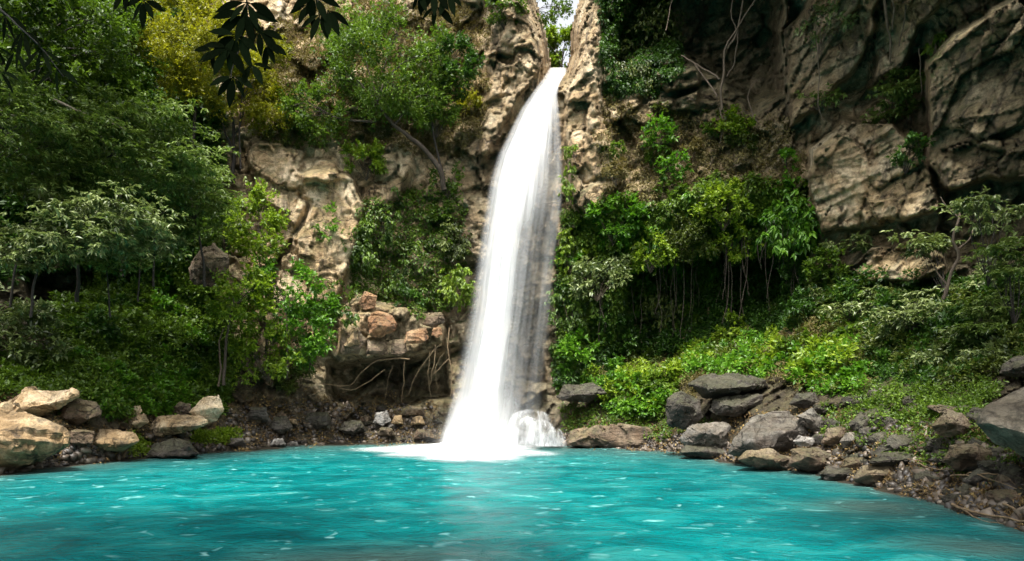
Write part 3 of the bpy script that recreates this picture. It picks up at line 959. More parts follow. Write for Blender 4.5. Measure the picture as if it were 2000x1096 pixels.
# ------------------------------------------------------------------ rocks
def rock_mesh(name, pts, origin, rough=0.06, seed=0, bevel=0.03, cuts=4):
    """A broken boulder: the hull of its corner points, worn edges and a rough skin."""
    pts = np.asarray(pts, float)
    size = float(np.ptp(pts, axis=0).mean())
    bm = bmesh.new()
    for p in pts:
        bm.verts.new(p - origin)
    r = bmesh.ops.convex_hull(bm, input=bm.verts[:], use_existing_faces=False)
    loose = [v for v in bm.verts if not v.link_faces]
    bmesh.ops.delete(bm, geom=loose, context='VERTS')
    bmesh.ops.dissolve_limit(bm, angle_limit=0.12, verts=bm.verts[:], edges=bm.edges[:])
    try:
        bmesh.ops.bevel(bm, geom=bm.edges[:], offset=size * bevel, segments=2, affect='EDGES', profile=0.6, clamp_overlap=True)
    except Exception:
        pass
    bmesh.ops.triangulate(bm, faces=bm.faces[:])
    for _ in range(cuts):
        lim = size * 0.05
        long_e = [e for e in bm.edges if e.calc_length() > lim]
        if not long_e or len(bm.verts) > 9000:
            break
        bmesh.ops.subdivide_edges(bm, edges=long_e, cuts=1, use_grid_fill=False)
        bmesh.ops.triangulate(bm, faces=[f for f in bm.faces if len(f.verts) > 3])
    bmesh.ops.recalc_face_normals(bm, faces=bm.faces[:])
    bm.normal_update()
    co = np.array([v.co[:] for v in bm.verts])
    nr = np.array([v.normal[:] for v in bm.verts])
    q = co / size
    qq = q + seed * 3.1 + 0.05 * np.stack([fbm(q * 3, 2, 1), fbm(q * 3, 2, 2), fbm(q * 3, 2, 3)], -1)
    f1, f2, idn, tl = worley(qq * 2.6, 7 + seed, True)
    f1, f2, id2, tl2 = worley(qq * np.array([6, 6, 9]), 9 + seed, True)
    d = size * rough * (0.6 * fbm(q * 2.4 + seed, 4, 5, 0.5) + 0.55 * (idn - 0.5) + 2.2 * tl + 0.5 * (id2 - .5) * .6 + 0.9 * tl2 + 0.12 * fbm(q * 13, 3, 6, 0.6))
    co = co + nr * d[:, None]
    for v, c in zip(bm.verts, co):
        v.co = c
    for f in bm.faces:
        f.smooth = True
    me = bpy.data.meshes.new(name)
    bm.to_mesh(me)
    bm.free()
    try:
        me.set_sharp_from_angle(angle=math.radians(38))
    except Exception:
        pass
    return me


def rock(label, outline, kind, Y=None, front=(), depth=0.7, name='boulder', cat='boulder', group=None, off=0.15, rough=0.05, seed=None, bevel=0.025):
    """A boulder from its outline: rim at Y, the faces named in front nearer by so many metres, a smaller back behind."""
    o = np.array(outline, float)
    c = o.mean(0)
    seed = int(c[0] * 7 + c[1]) % 97 if seed is None else seed
    rng = np.random.default_rng(seed)
    if Y is None:
        b = o[o[:, 1].argmax()]
        Y = float(land(np.array([c[0]]), np.array([c[1] * 0.4 + b[1] * 0.6]), False)[0]) - off
    wid = np.ptp(o[:, 0]) * Y / F
    rim = W(o[:, 0], o[:, 1], Y + rng.uniform(-0.06, 0.06, len(o)) * wid)
    hgt = np.ptp(o[:, 1])
    dp = wid * depth
    back = W(c[0] + (o[:, 0] - c[0]) * 0.8, c[1] + (o[:, 1] - c[1]) * 0.75 - 0.02 * hgt, Y + dp * 0.6)
    pts = [rim, back]
    if front:
        fr = np.array(front, float)
        pts.append(W(fr[:, 0], fr[:, 1], Y - fr[:, 2]))
    else:
        k = rng.uniform(0.4, 0.7, (6, 2)) * rng.choice([-1, 1], (6, 2))
        pts.append(W(c[0] + k[:, 0] * np.ptp(o[:, 0]) * 0.45, c[1] + k[:, 1] * hgt * 0.45, Y - dp * rng.uniform(0.15, 0.4, 6)))
    P = np.concatenate(pts)
    org = np.array([P[:, 0].mean(), P[:, 1].mean(), P[:, 2].min()])
    ob = obj(name, rock_mesh(name, P, org, rough, seed, bevel), ROCK[kind])
    ob.location = [float(v) for v in org]
    return tag(ob, label, cat, group)


def stone_points(rng, rx, ry, rz):
    d = unit(rng.normal(size=(15, 3)))
    return d * np.array([rx, ry, rz]) * rng.uniform(0.75, 1.1, (15, 1))


# ------------------------------------------------------------------ hanging wood
def strand(name, cat, label, lines, bark, r0, r1, off=0.35, group=None, wob=0.02, n=16):
    """Roots, lianas, twigs: lines of photograph points, each one tapering tube, all one plant."""
    tb = Tubes()
    org = None
    for li, ln in enumerate(lines):
        sc = 1.0
        if isinstance(ln, tuple):
            sc, ln = ln
        P = []
        for q in ln:
            P.append(W(q[0], q[1], q[2]) if len(q) > 2 else surf(q[0], q[1], off)[0])
        P = np.array(P)
        if org is None:
            org = P[0]
        tb.add(curve_pts(P, n, wob, li + int(ln[0][0])) - org, r0 * sc, r1 * sc, 6, 0.08)
    o = obj(name, tb.mesh(name), BARK[bark])
    o.location = [float(v) for v in org]
    return tag(o, label, cat, group)


def near_branch(label, Y, stem, nodes, wide=0.145, group='dark branches hanging at the top of the view'):
    """A branch hanging close to the camera: stem line, then whorls of long leaves (x, y, count, length, start and end angle)."""
    root = W(stem[0][0], stem[0][1], Y)
    t = thing('hanging_branch', root, label, 'branch', group)
    rng = np.random.default_rng(int(stem[0][0]) + 500)
    tb = Tubes()
    tb.add(curve_pts([W(x, y, Y + rng.uniform(-.1, .1)) for x, y in stem], 24, 0.006, 3) - root, 0.008, 0.003, 6)
    V, Q, col, n = [], [], [], 0
    for (x, y, cnt, ln, a0, a1) in nodes:
        for a in np.linspace(a0, a1, max(3, cnt - 2)):
            a = math.radians(a + rng.uniform(-7, 7))
            L = ln * rng.uniform(0.72, 1.02)
            b = W(x, y, Y)
            tip = W(x + math.cos(a) * L, y + math.sin(a) * L, Y + rng.uniform(-.06, .06))
            ax = tip - b
            l3 = np.linalg.norm(ax)
            ax /= l3
            sag = np.array([0, 0, -1.0]) * l3 * 0.34
            sd = unit(np.cross(ax, np.array([rng.uniform(-.35, .35), 1, rng.uniform(-.35, .35)])))
            nn = np.cross(sd, ax)
            ts = np.linspace(0, 1, 9)
            wd = wide * l3 * np.array([0.12, 0.1, 0.55, 0.85, 1.0, 1.0, 0.85, 0.5, 0.02])
            mid = b + ax * ts[:, None] * l3 + sag * (ts ** 2)[:, None] - sag * 0.5 * ts[:, None]
            v = np.stack([mid - sd * wd[:, None], mid + nn * (0.12 * wd[:, None]), mid + sd * wd[:, None]], 1)
            i = n + np.arange(27).reshape(9, 3)
            Q.append(np.concatenate([np.stack([i[:-1, k], i[:-1, k + 1], i[1:, k + 1], i[1:, k]], -1) for k in (0, 1)]))
            V.append(v.reshape(-1, 3) - root)
            col.append(np.full(27, rng.uniform(0, 1)))
            n += 27
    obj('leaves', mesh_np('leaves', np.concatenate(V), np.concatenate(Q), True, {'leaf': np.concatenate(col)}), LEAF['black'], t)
    obj('stem', tb.mesh('stem'), BARK['dark'], t)
    return t
# ------------------------------------------------------------------ trees and bushes, left of the fall
G1 = 'forest trees on the left bank'
plant('forest_tree', 'tree', 'tall dark green forest tree filling the top left corner', 85, 60, 400, 330, 'bush', Y=26, dens=1.0, group=G1, base=(-110, 560), trunk=[(-90, 420), (-40, 260), (40, 120)], trunk_r=0.2, ncl=70)
plant('forest_tree', 'tree', 'dark green tree crown between the corner tree and the yellow green tree', 205, 90, 200, 210, 'bush', Y=28, dens=0.9, group=G1, base=(230, 480), trunk=[(226, 340), (212, 200)], trunk_r=0.14, ncl=45)
plant('forest_tree', 'tree', 'yellow green fine leaved tree in front of the pale upper cliff', 392, 95, 240, 245, 'yellow', Y=29.5, dens=0.9, group=G1, base=(382, 330), trunk=[(378, 270), (384, 180), (395, 110)], trunk_r=0.1, ncl=44)
plant('forest_tree', 'tree', 'low yellow green tree beside the thin dark trunk', 498, 160, 150, 190, 'yellow', Y=30.5, dens=0.9, group=G1, base=(470, 330), trunk=[(468, 260), (472, 190)], trunk_r=0.06, ncl=22)
G2 = 'wide pale spreading trees on the left bank'
plant('spreading_tree', 'tree', 'spreading tree with pale leaf sprays below the dark corner tree', 265, 275, 350, 200, 'greenlayer', Y=21, dens=0.8, group=G2, base=(150, 590), trunk=[(160, 450), (190, 340), (240, 290)], trunk_r=0.07, ncl=64)
plant('spreading_tree', 'tree', 'spreading tree whose silvery flat sprays hang over the dark hollow', 175, 440, 320, 175, 'silver', Y=19, dens=0.75, group=G2, base=(60, 620), trunk=[(75, 530), (110, 470), (160, 430)], trunk_r=0.045, ncl=54)
plant('spreading_tree', 'tree', 'grey green tree at the left edge under the corner tree', 25, 250, 230, 240, 'greenlayer', Y=18.5, dens=0.75, group=G2, base=(-60, 640), trunk=[(-50, 480), (-20, 330)], trunk_r=0.07, ncl=54)
plant('spreading_tree', 'tree', 'green tree with loose sprays between the spreading tree and the cliff', 365, 395, 190, 170, 'greenlayer', Y=25, dens=0.7, group=G2, base=(400, 560), trunk=[(396, 500), (380, 430)], trunk_r=0.07, ncl=36)
plant('shrub', 'shrub', 'pale grey green bush at the left edge above the flat slabs', 55, 665, 180, 150, 'pale', off=1.0, dens=0.9, leaf=1.1, ncl=26)
plant('shrub', 'shrub', 'dark bush beneath the hollow behind the grey green bush', 165, 640, 130, 90, 'deep', off=0.6, dens=0.7)
strand('pale_branch', 'branch', 'pale bare forked branch running through the spreading tree', [[(105, 195, 20.3), (150, 215, 20.2), (215, 240, 20), (260, 262, 20)], (.7, [(150, 225, 20.2), (200, 232, 20.1), (232, 229, 20)]), (.6, [(0, 215, 20), (30, 226, 20), (70, 222, 20)])], 'pale', 0.05, 0.015)
plant('forest_tree', 'tree', 'mid green forest tree behind the grey green tree at the left edge', 60, 165, 220, 150, 'bush', Y=24, dens=0.9, group=G1, base=(-90, 560), trunk=[(-70, 420), (0, 250)], trunk_r=0.14, ncl=44)
plant('forest_tree', 'tree', 'mid green forest tree directly below the dark green crown', 215, 215, 200, 140, 'bush', Y=27, dens=0.9, group=G1, base=(240, 540), trunk=[(236, 420), (222, 280)], trunk_r=0.12, ncl=40)
plant('spreading_tree', 'tree', 'layered green tree in the middle of the left forest', 300, 340, 260, 130, 'greenlayer', Y=23.5, dens=0.9, group=G2, base=(300, 560), trunk=[(300, 470), (300, 390)], trunk_r=0.045, ncl=44)
plant('spreading_tree', 'tree', 'dull layered tree above the silvery sprays at the left', 110, 350, 220, 120, 'greenlayer', Y=20.5, dens=0.9, group=G2, base=(20, 600), trunk=[(40, 480), (80, 390)], trunk_r=0.045, ncl=40)
plant('spreading_tree', 'tree', 'low pale sprays left of the boulder on the slope', 285, 465, 150, 80, 'silver', Y=23.5, dens=0.8, group=G2, base=(270, 590), trunk=[(272, 540), (278, 500)], trunk_r=0.035, ncl=26)
plant('shrub', 'shrub', 'green shrub behind the boulder on the slope', 430, 440, 80, 90, 'bush', Y=29.5, dens=0.7)
plant('spreading_tree', 'tree', 'pale sprays draping low over the black hollow at the left edge', 30, 480, 190, 110, 'silver', Y=18.6, dens=0.8, group=G2, base=(-40, 640), trunk=[(-30, 560), (0, 500)], trunk_r=0.04, ncl=30)
plant('spreading_tree', 'tree', 'grey green sprays draping over the right end of the black hollow', 205, 505, 130, 70, 'greenlayer', Y=20.5, dens=0.8, group=G2, base=(215, 620), trunk=[(212, 570), (208, 530)], trunk_r=0.035, ncl=20)
# thin tree before the cliff
strand('slender_tree', 'tree', 'thin dark bare trunk standing in front of the cliff', [[(456, 357, 31), (458, 300, 31), (454, 240, 31), (458, 190, 31)], (.6, [(456, 290, 31), (440, 262, 31), (432, 225, 31)]), (.5, [(457, 270, 31), (470, 240, 31.2), (476, 215, 31)])], 'dark', 0.11, 0.045)
# tree on the cliff
t4 = plant('cliff_tree', 'tree', 'large mid green tree growing out of the cliff left of the fall', 755, 130, 330, 230, 'bush', Y=31.3, dens=0.62, leaf=0.85, base=(868, 372, 32.6), trunk=[(858, 330, 32.2), (822, 285, 31.8), (770, 245, 31.5), (735, 200, 31.3)], trunk_r=0.16, ncl=90)
plant('cliff_tree', 'tree', 'green side crown reaching left from the cliff tree', 618, 222, 165, 120, 'bush', Y=31.2, dens=0.6, leaf=0.85, base=(735, 238, 31.6), trunk=[(690, 236, 31.3), (650, 228, 31.2)], trunk_r=0.07, ncl=34)
plant('cliff_tree', 'tree', 'deep green crown of the cliff tree nearest the fall', 895, 130, 95, 130, 'deep', Y=31.6, dens=0.8, base=(866, 340, 32.4), trunk=[(846, 250, 32), (858, 170, 31.8)], trunk_r=0.07, ncl=24)
plant('shrub', 'shrub', 'green bush below the cliff tree over the slanted rock', 850, 228, 120, 70, 'bush', Y=32, dens=0.7, leaf=0.85)
plant('shrub', 'shrub', 'bright lime tuft hanging on the pale rib of rock', 712, 312, 95, 70, 'lime', off=1.2, dens=0.8)
plant('shrub', 'shrub', 'small dull bush left of the lime tuft', 560, 262, 90, 55, 'olive', off=0.8, dens=0.5)
# young trees before the cliff
G3 = 'young trees by the left shore'
plant('young_tree', 'tree', 'bright green young tree in front of the pale cliff foot', 505, 445, 150, 150, 'lime', Y=28.0, dens=0.65, group=G3, base=(520, 690), trunk=[(515, 590), (505, 490)], trunk_r=0.06, ncl=34)
plant('young_tree', 'tree', 'yellow green young tree with a dark trunk close to the left shore', 468, 585, 140, 140, 'lime', Y=26.2, dens=0.75, group=G3, base=(437, 752), trunk=[(440, 690), (445, 640), (458, 600)], trunk_r=0.075, ncl=36)
plant('young_tree', 'tree', 'green tree to the right of the yellow green young tree', 555, 570, 160, 130, 'vivid', Y=27.6, dens=0.6, group=G3, base=(560, 740), trunk=[(560, 660), (560, 590)], trunk_r=0.06, ncl=38)
plant('shrub', 'shrub', 'vivid leafy shrub at the left end of the dark cave', 595, 660, 140, 120, 'vivid', Y=27.8, dens=0.8, ncl=24)
plant('shrub', 'shrub', 'lime green shrub at the foot of the young trees', 515, 690, 150, 110, 'lime', Y=27.2, dens=0.6, ncl=22)
plant('shrub', 'shrub', 'small vivid bush in front of the lower end of the pale rib', 640, 605, 80, 80, 'vivid', Y=29.2, dens=0.6)
plant('shrub', 'shrub', 'dull green shrub under the vivid shrub by the stones', 540, 735, 150, 60, 'olive', off=0.6, dens=0.7)
strand('slender_tree', 'tree', 'pale thin trunk beside the dark trunk of the young tree', [[(426, 755, 26.6), (430, 720, 26.6), (428, 680, 26.7), (440, 640, 26.8)]], 'brown', 0.05, 0.03)
plant('sapling', 'sapling', 'sparse sapling against the brightest pale rock', 648, 445, 85, 90, 'vivid', Y=31.0, dens=0.3, base=(682, 525), trunk=[(672, 490), (660, 455)], trunk_r=0.025, ncl=12)
# creepers and bushes on the dark rock beside the fall
G4 = 'bushes on the dark rock left of the fall'
plant('shrub', 'shrub', 'leaning green bush on the dark rock beside the pale rib', 738, 442, 92, 62, 'greencreeper', off=0.9, dens=0.6, group=G4)
plant('shrub', 'shrub', 'green bush with big leaves below the leaning bush', 712, 497, 66, 56, 'greencreeper', off=0.9, dens=0.8, group=G4)
plant('shrub', 'shrub', 'trailing green bush in the middle of the dark rock', 778, 530, 46, 90, 'greencreeper', off=0.8, dens=0.45, group=G4)
plant('shrub', 'shrub', 'olive bush above the middle of the dark rock near the fall', 872, 355, 75, 55, 'bush', off=0.8, dens=0.45, group=G4)
plant('shrub', 'shrub', 'hanging dull creeper next to the falling water', 886, 460, 60, 90, 'creeper', off=0.6, dens=0.55, group=G4)
plant('shrub', 'shrub', 'yellow green creeper touching the left edge of the fall', 893, 560, 62, 120, 'limecreeper', off=0.7, dens=0.7, group=G4)
plant('shrub', 'shrub', 'dark green bush above the round rusty rock', 796, 588, 70, 44, 'deep', off=1.2, dens=0.5, group=G4)
plant('shrub', 'shrub', 'small green bush at the foot of the pale rib', 668, 580, 60, 60, 'bush', off=1.2, dens=0.6, group=G4)
plant('shrub', 'shrub', 'green tuft beside the round rusty rock', 685, 612, 46, 36, 'greencreeper', off=1.6, dens=0.6, group=G4)
plant('shrub', 'shrub', 'green bush on the crown of the left cliff beside the notch', 985, 15, 90, 70, 'bush', off=0.6, dens=0.6)
plant('overhanging_tree', 'tree', 'bright green tree standing behind the lip of the fall', 1093, 100, 100, 100, 'lime', Y=40, dens=1.6, base=(1096, 220), trunk=[(1096, 180), (1096, 130)], trunk_r=0.1, ncl=24)
plant('overhanging_tree', 'tree', 'leafy bough against the white sky above the notch', 1066, 16, 110, 60, 'bush', Y=36, dens=0.35, base=(1000, 60), trunk=[(1020, 40), (1045, 22)], trunk_r=0.05, ncl=16)
# ------------------------------------------------------------------ right of the fall
G5 = 'bushes on the cliff right of the fall'
plant('shrub', 'shrub', 'dark olive creeper mass under the right cliff top', 1255, 75, 180, 130, 'creeper', off=0.5, dens=0.65, group=G5, ncl=34)
plant('shrub', 'shrub', 'dark creeper below the olive creeper mass', 1235, 150, 90, 60, 'creeper', off=0.5, dens=0.4, group=G5)
plant('shrub', 'shrub', 'green bush on the ledge under the dark cavity', 1285, 262, 90, 65, 'vivid', off=0.9, dens=0.45, group=G5)
plant('shrub', 'shrub', 'small green bush just below the ledge bush', 1318, 322, 80, 50, 'vivid', off=0.7, dens=0.6, group=G5)
plant('shrub', 'shrub', 'yellow green flowering bush high beside the pale hanging roots', 1428, 248, 95, 60, 'lime', off=0.9, dens=0.55, group=G5)
plant('shrub', 'shrub', 'dull dry bush on the cliff beside the pale column', 1205, 335, 70, 50, 'dry', off=0.6, dens=0.35, group=G5)
plant('shrub', 'shrub', 'moss bright creeper strip beside the right edge of the fall', 1112, 330, 26, 130, 'limecreeper', off=0.5, dens=0.5, leaf=0.7, group=G5)
plant('shrub', 'shrub', 'lime green creeper low beside the right edge of the fall', 1118, 485, 50, 110, 'limecreeper', off=0.7, dens=0.65, group=G5)
plant('shrub', 'shrub', 'dense green bush at the upper end of the leafy belt near the fall', 1200, 430, 120, 90, 'vivid', off=1.1, dens=0.9, leaf=1.15, group=G5)
plant('shrub', 'shrub', 'pale bright bush jutting out of the leafy belt near the fall', 1170, 535, 130, 100, 'pale', off=1.5, dens=0.85, leaf=1.1, group=G5)
plant('shrub', 'shrub', 'yellow green bush in the middle of the leafy belt', 1275, 490, 110, 80, 'lime', off=1.2, dens=0.6, group=G5)
plant('shrub', 'shrub', 'olive bush over the hanging roots of the leafy belt', 1350, 465, 130, 90, 'olive', off=1.0, dens=0.75, group=G5)
plant('shrub', 'shrub', 'green bush at the top of the leafy belt under the roots', 1420, 400, 130, 90, 'lime', off=1.2, dens=0.6, group=G5)
plant('shrub', 'shrub', 'dull bush in the right half of the leafy belt', 1440, 470, 120, 80, 'lime', off=1.0, dens=0.7, group=G5)
plant('shrub', 'shrub', 'vivid glossy bush with long drooping leaves left of the rock bulge', 1545, 435, 120, 110, 'droop', off=1.6, dens=0.85, group=G5, ncl=26)
plant('shrub', 'shrub', 'small drooping bush under the vivid glossy bush', 1545, 510, 90, 50, 'deep', off=1.0, dens=0.7, group=G5)
G6 = 'bushes low on the right of the fall'
plant('shrub', 'shrub', 'green creeper halfway down the wet rock right of the fall', 1110, 600, 75, 110, 'greencreeper', off=0.7, dens=0.6, group=G6)
plant('shrub', 'shrub', 'leafy green bush low beside the right edge of the fall', 1128, 685, 85, 90, 'vivid', off=0.9, dens=0.7, leaf=1.15, group=G6)
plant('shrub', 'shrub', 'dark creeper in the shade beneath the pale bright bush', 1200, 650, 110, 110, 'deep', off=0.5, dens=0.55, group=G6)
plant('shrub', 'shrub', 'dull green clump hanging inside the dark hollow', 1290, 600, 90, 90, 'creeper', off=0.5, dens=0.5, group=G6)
plant('shrub', 'shrub', 'yellow green plant standing at the right side of the dark hollow', 1440, 640, 90, 75, 'lime', off=1.0, dens=0.55, group=G6)
plant('shrub', 'shrub', 'dark green bush under the bulge left of the flat outcrop', 1620, 515, 110, 70, 'bush', off=1.2, dens=0.8, group=G6)
plant('shrub', 'shrub', 'low green shrub on the slope below the flat outcrop', 1600, 590, 140, 60, 'deep', off=0.8, dens=0.7, group=G6)
G7 = 'grey green layered shrubs on the right slope'
plant('layered_shrub', 'shrub', 'pale layered shrub under the tip of the rock bulge', 1665, 470, 120, 36, 'silver', off=1.4, dens=0.55, group=G7)
plant('layered_shrub', 'shrub', 'pale layered shrub lying over the flat outcrop', 1795, 470, 140, 60, 'silver', Y=20.5, dens=0.6, group=G7, base=(1845, 580))
plant('layered_shrub', 'shrub', 'grey green layered shrub below the big overhanging block', 1930, 410, 160, 90, 'silver', Y=17, dens=0.55, group=G7, base=(1930, 560))
plant('layered_shrub', 'shrub', 'dark green layered shrub at the right edge in mid height', 1960, 500, 150, 90, 'greenlayer', Y=16, dens=0.6, group=G7, base=(1980, 640))
plant('layered_shrub', 'shrub', 'long pale spray shrub above the bright ground cover', 1790, 610, 200, 66, 'silver', off=1.6, dens=0.55, group=G7)
plant('layered_shrub', 'shrub', 'pale spray shrub on the slope left of the long spray', 1665, 605, 110, 40, 'silver', off=1.2, dens=0.5, group=G7)
plant('layered_shrub', 'shrub', 'pale green sprays at the right edge over the boulders', 1930, 620, 170, 90, 'greenlayer', off=1.4, dens=0.6, group=G7)
plant('layered_shrub', 'shrub', 'pale leafy shrub in the shade over the right stones', 1800, 690, 130, 60, 'pale', off=0.9, dens=0.5, group=G7)
plant('shrub', 'shrub', 'dark leafy clump hanging in the crack beside the big block', 1755, 175, 115, 110, 'greenlayer', off=0.7, dens=0.7)
plant('shrub', 'shrub', 'mossy bush low in the crack beside the big block', 1778, 300, 60, 70, 'deep', off=0.6, dens=0.7)
plant('shrub', 'shrub', 'small light leaved plant on the dark slab at the top', 1610, 55, 110, 80, 'pale', off=0.8, dens=0.22)
plant('shrub', 'shrub', 'small plant on the rock left of the crack', 1600, 190, 80, 40, 'greenlayer', off=0.7, dens=0.35)
plant('shrub', 'shrub', 'small green plant at the left end of the rock bulge', 1540, 305, 50, 36, 'vivid', off=0.8, dens=0.4)
plant('grass_tuft', 'grass', 'green grass tuft at the corner of the big overhanging block', 1832, 78, 40, 50, 'greencreeper', off=0.5, dens=0.5)
strand('slender_tree', 'tree', 'pale crooked bare trunk on the right slope under the big block', [[(1842, 585, 18), (1852, 540, 18), (1868, 505, 18), (1862, 470, 18), (1872, 420, 18), (1874, 390, 18)], (.6, [(1866, 490, 18), (1890, 470, 18), (1905, 440, 18.2)]), (.5, [(1872, 425, 18), (1850, 405, 18), (1836, 385, 18)]), (.6, [(1848, 555, 18), (1832, 535, 18.1), (1826, 520, 18)])], 'brown', 0.06, 0.025)

# ------------------------------------------------------------------ hanging roots and lianas
strand('hanging_roots', 'roots', 'pale forked hanging roots across the dark cavity', [
    [(1410, 215, 28.6), (1408, 160, 28.4), (1420, 90, 28), (1450, 40, 27.5), (1490, -30, 26.5)], [(1420, 95, 28), (1440, 60, 27.7), (1455, -20, 27)],
    (.8, [(1405, 155, 28.4), (1370, 130, 28.8), (1330, 108, 29.4)]), (.8, [(1400, 190, 28.5), (1385, 165, 28.6), (1352, 120, 29)]),
    (.6, [(1420, 150, 28.6), (1440, 100, 28.4), (1430, 20, 28), (1436, -30, 28)]), (.5, [(1405, 210, 28.6), (1412, 250, 28.7), (1405, 280, 29)]),
    (.5, [(1300, 60, 29.6), (1310, 10, 29.4), (1320, -30, 29)]), (.5, [(1480, 240, 28.2), (1460, 190, 28.4), (1478, 155, 28.2)])], 'brown', 0.06, 0.03)
strand('hanging_roots', 'roots', 'grey lianas hanging down the crack near the big block', [
    [(1725, -30, 22.2), (1732, 40, 22.8), (1738, 80, 23.2), (1740, 125, 23.6)], (.7, [(1735, -30, 22.3), (1746, 20, 22.6), (1742, 60, 23)]), (.7, [(1770, -30, 22.3), (1766, 40, 22.9), (1756, 90, 23.4)]),
    (.5, [(1598, 85, 24.5), (1600, 150, 25), (1598, 190, 25.2), (1608, 235, 25.4)]), (.5, [(1795, 95, 23.2), (1797, 130, 23.4), (1799, 185, 23.6)])], 'brown', 0.05, 0.03)
L = []
rr = random.Random(5)
for k in range(46):
    x = rr.uniform(1170, 1570)
    y = np.interp(x, [1170, 1250, 1350, 1480, 1570], [560, 505, 470, 445, 430]) + rr.uniform(-15, 25)
    ln = rr.uniform(50, 190)
    Yr = float(land(np.array([x]), np.array([y]), False)[0]) - rr.uniform(0.2, 0.7)
    L.append((rr.uniform(.4, 1.1), [(x, y, Yr), (x + rr.uniform(-6, 6), y + ln * .5, Yr - .1), (x + rr.uniform(-10, 14), y + ln, Yr + rr.uniform(-.1, .3))]))
for ln in L:
    strand('hanging_root', 'root', 'thin brown root in the curtain hanging below the leafy belt', [ln], 'dim', 0.036, 0.016, group='roots hanging below the leafy belt', wob=0.03, n=10)
for ln in [
    [(878, 640, 30), (876, 680, 29.9), (882, 730, 30), (879, 775, 30.2)], [(862, 672, 29.6), (838, 695, 29.7), (815, 730, 30), (798, 770, 30.6)],
    [(850, 672, 29.6), (846, 715, 29.8), (838, 760, 30.3)], [(840, 685, 29.8), (836, 730, 30), (842, 775, 30.5)], (.8, [(790, 705, 30.4), (788, 750, 30.5), (784, 785, 30.8)]),
    (.8, [(866, 690, 29.7), (850, 720, 30), (856, 760, 30.4)]), (.9, [(878, 700, 29.8), (856, 722, 30), (840, 735, 30.2)]), (.6, [(768, 712, 30.6), (758, 745, 30.8), (752, 780, 31)])]:
    strand('hanging_root', 'root', 'tan root dangling from the rusty rock overhang left of the fall', [ln], 'root', 0.034, 0.014, group='roots dangling from the left overhang')
for lb, ln in (('long tan root sweeping sideways to the left along the dark cave', [(800, 702, 30.2), (738, 706, 30.2), (710, 725, 30.3), (682, 755, 30.6), (640, 752, 30.2), (622, 748, 30)]), ('short tan root crossing beneath the long sweeping root', [(752, 722, 30.6), (720, 745, 30.6), (690, 762, 30.6), (660, 757, 30.4)])):
    strand('sweeping_root', 'root', lb, [ln], 'root', 0.036, 0.016)

# ------------------------------------------------------------------ ground cover
undergrowth('ground_cover', 'dark leafy ground cover spread over the left bank', [[(90, 600), (200, 545), (330, 520), (420, 580), (470, 700), (430, 800), (300, 820), (180, 800), (90, 790), (0, 770), (0, 690), (90, 680)]], 'green', 0.17, 0.55, 0.15, 0.5, 1, -0.05)
undergrowth('ground_cover', 'bright tufts of ground cover near the left slabs', [[(190, 750), (270, 700), (330, 740), (372, 745), (372, 800), (280, 812), (180, 800)]], 'vivid', 0.19, 0.5, 0.16, 0.4, 2, 0.05)
undergrowth('ground_cover', 'bright green plants at the water edge among the left stones', [[(214, 868), (260, 852), (310, 856), (300, 878), (230, 892)], [(380, 848), (470, 842), (470, 866), (390, 868)]], 'lime', 0.13, 0.45, 0.25, 0.3, 3, 0.0)
undergrowth('ground_cover', 'bright green ground cover on the right bank', [[(1160, 735), (1260, 735), (1330, 690), (1450, 665), (1560, 665), (1660, 690), (1680, 750), (1620, 785), (1500, 745), (1360, 720), (1300, 765), (1270, 815), (1200, 812), (1150, 770), (1080, 775)]], 'vivid', 0.17, 0.6, 0.16, 0.5, 4, 0.12)
undergrowth('ground_cover', 'yellow green patches of creeping plants on the right bank', [[(1160, 735), (1330, 690), (1450, 665), (1560, 660), (1660, 690), (1600, 760), (1500, 740), (1360, 715), (1270, 812), (1150, 770)]], 'lime', 0.21, 0.55, 0.14, 0.6, 14, 0.22, 32)
undergrowth('ground_cover', 'dull old growth between the green patches of the right bank', [[(1160, 735), (1330, 690), (1450, 655), (1690, 640), (1700, 780), (1500, 745), (1270, 812), (1150, 770)]], 'dry', 0.14, 0.3, 0.10, 0.5, 15, 0.15, 28)
undergrowth('ground_cover', 'dull green cover on the slope under the right outcrop', [[(1500, 560), (1600, 530), (1900, 560), (2010, 560), (2010, 720), (1900, 740), (1780, 760), (1690, 740), (1690, 650), (1560, 640), (1420, 660)]], 'deep', 0.17, 0.5, 0.13, 0.5, 5, 0.05)
undergrowth('ground_cover', 'olive trailing plants on the shaded right slope', [[(1480, 600), (1600, 560), (1900, 580), (2010, 590), (2010, 730), (1850, 760), (1690, 720), (1560, 660)]], 'olive', 0.19, 0.4, 0.1, 0.5, 16, 0.15, 34)
undergrowth('ground_cover', 'sparse green weeds among the right boulders', [[(1640, 760), (1800, 740), (1960, 760), (1900, 830), (1780, 850), (1660, 820)]], 'green', 0.14, 0.5, 0.07, 0.3, 6, 0.38, 26)
undergrowth('cliff_creeper', 'olive creepers covering the right cliff beside the fall', [[(1110, 420), (1200, 400), (1330, 400), (1420, 350), (1560, 370), (1590, 470), (1500, 560), (1330, 560), (1240, 620), (1090, 730), (1090, 520)]], 'green', 0.17, 0.55, 0.13, 0.5, 7, 0.02, 60, True)
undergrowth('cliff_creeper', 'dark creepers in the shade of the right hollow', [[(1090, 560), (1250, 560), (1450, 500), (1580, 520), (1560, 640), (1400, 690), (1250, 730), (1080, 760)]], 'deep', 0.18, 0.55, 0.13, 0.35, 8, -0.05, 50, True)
undergrowth('cliff_creeper', 'green creepers mottling the rock left of the fall', [[(690, 380), (900, 330), (925, 420), (905, 600), (870, 640), (690, 600), (660, 560)]], 'green', 0.17, 0.55, 0.05, 0.4, 9, 0.42, 45, True)
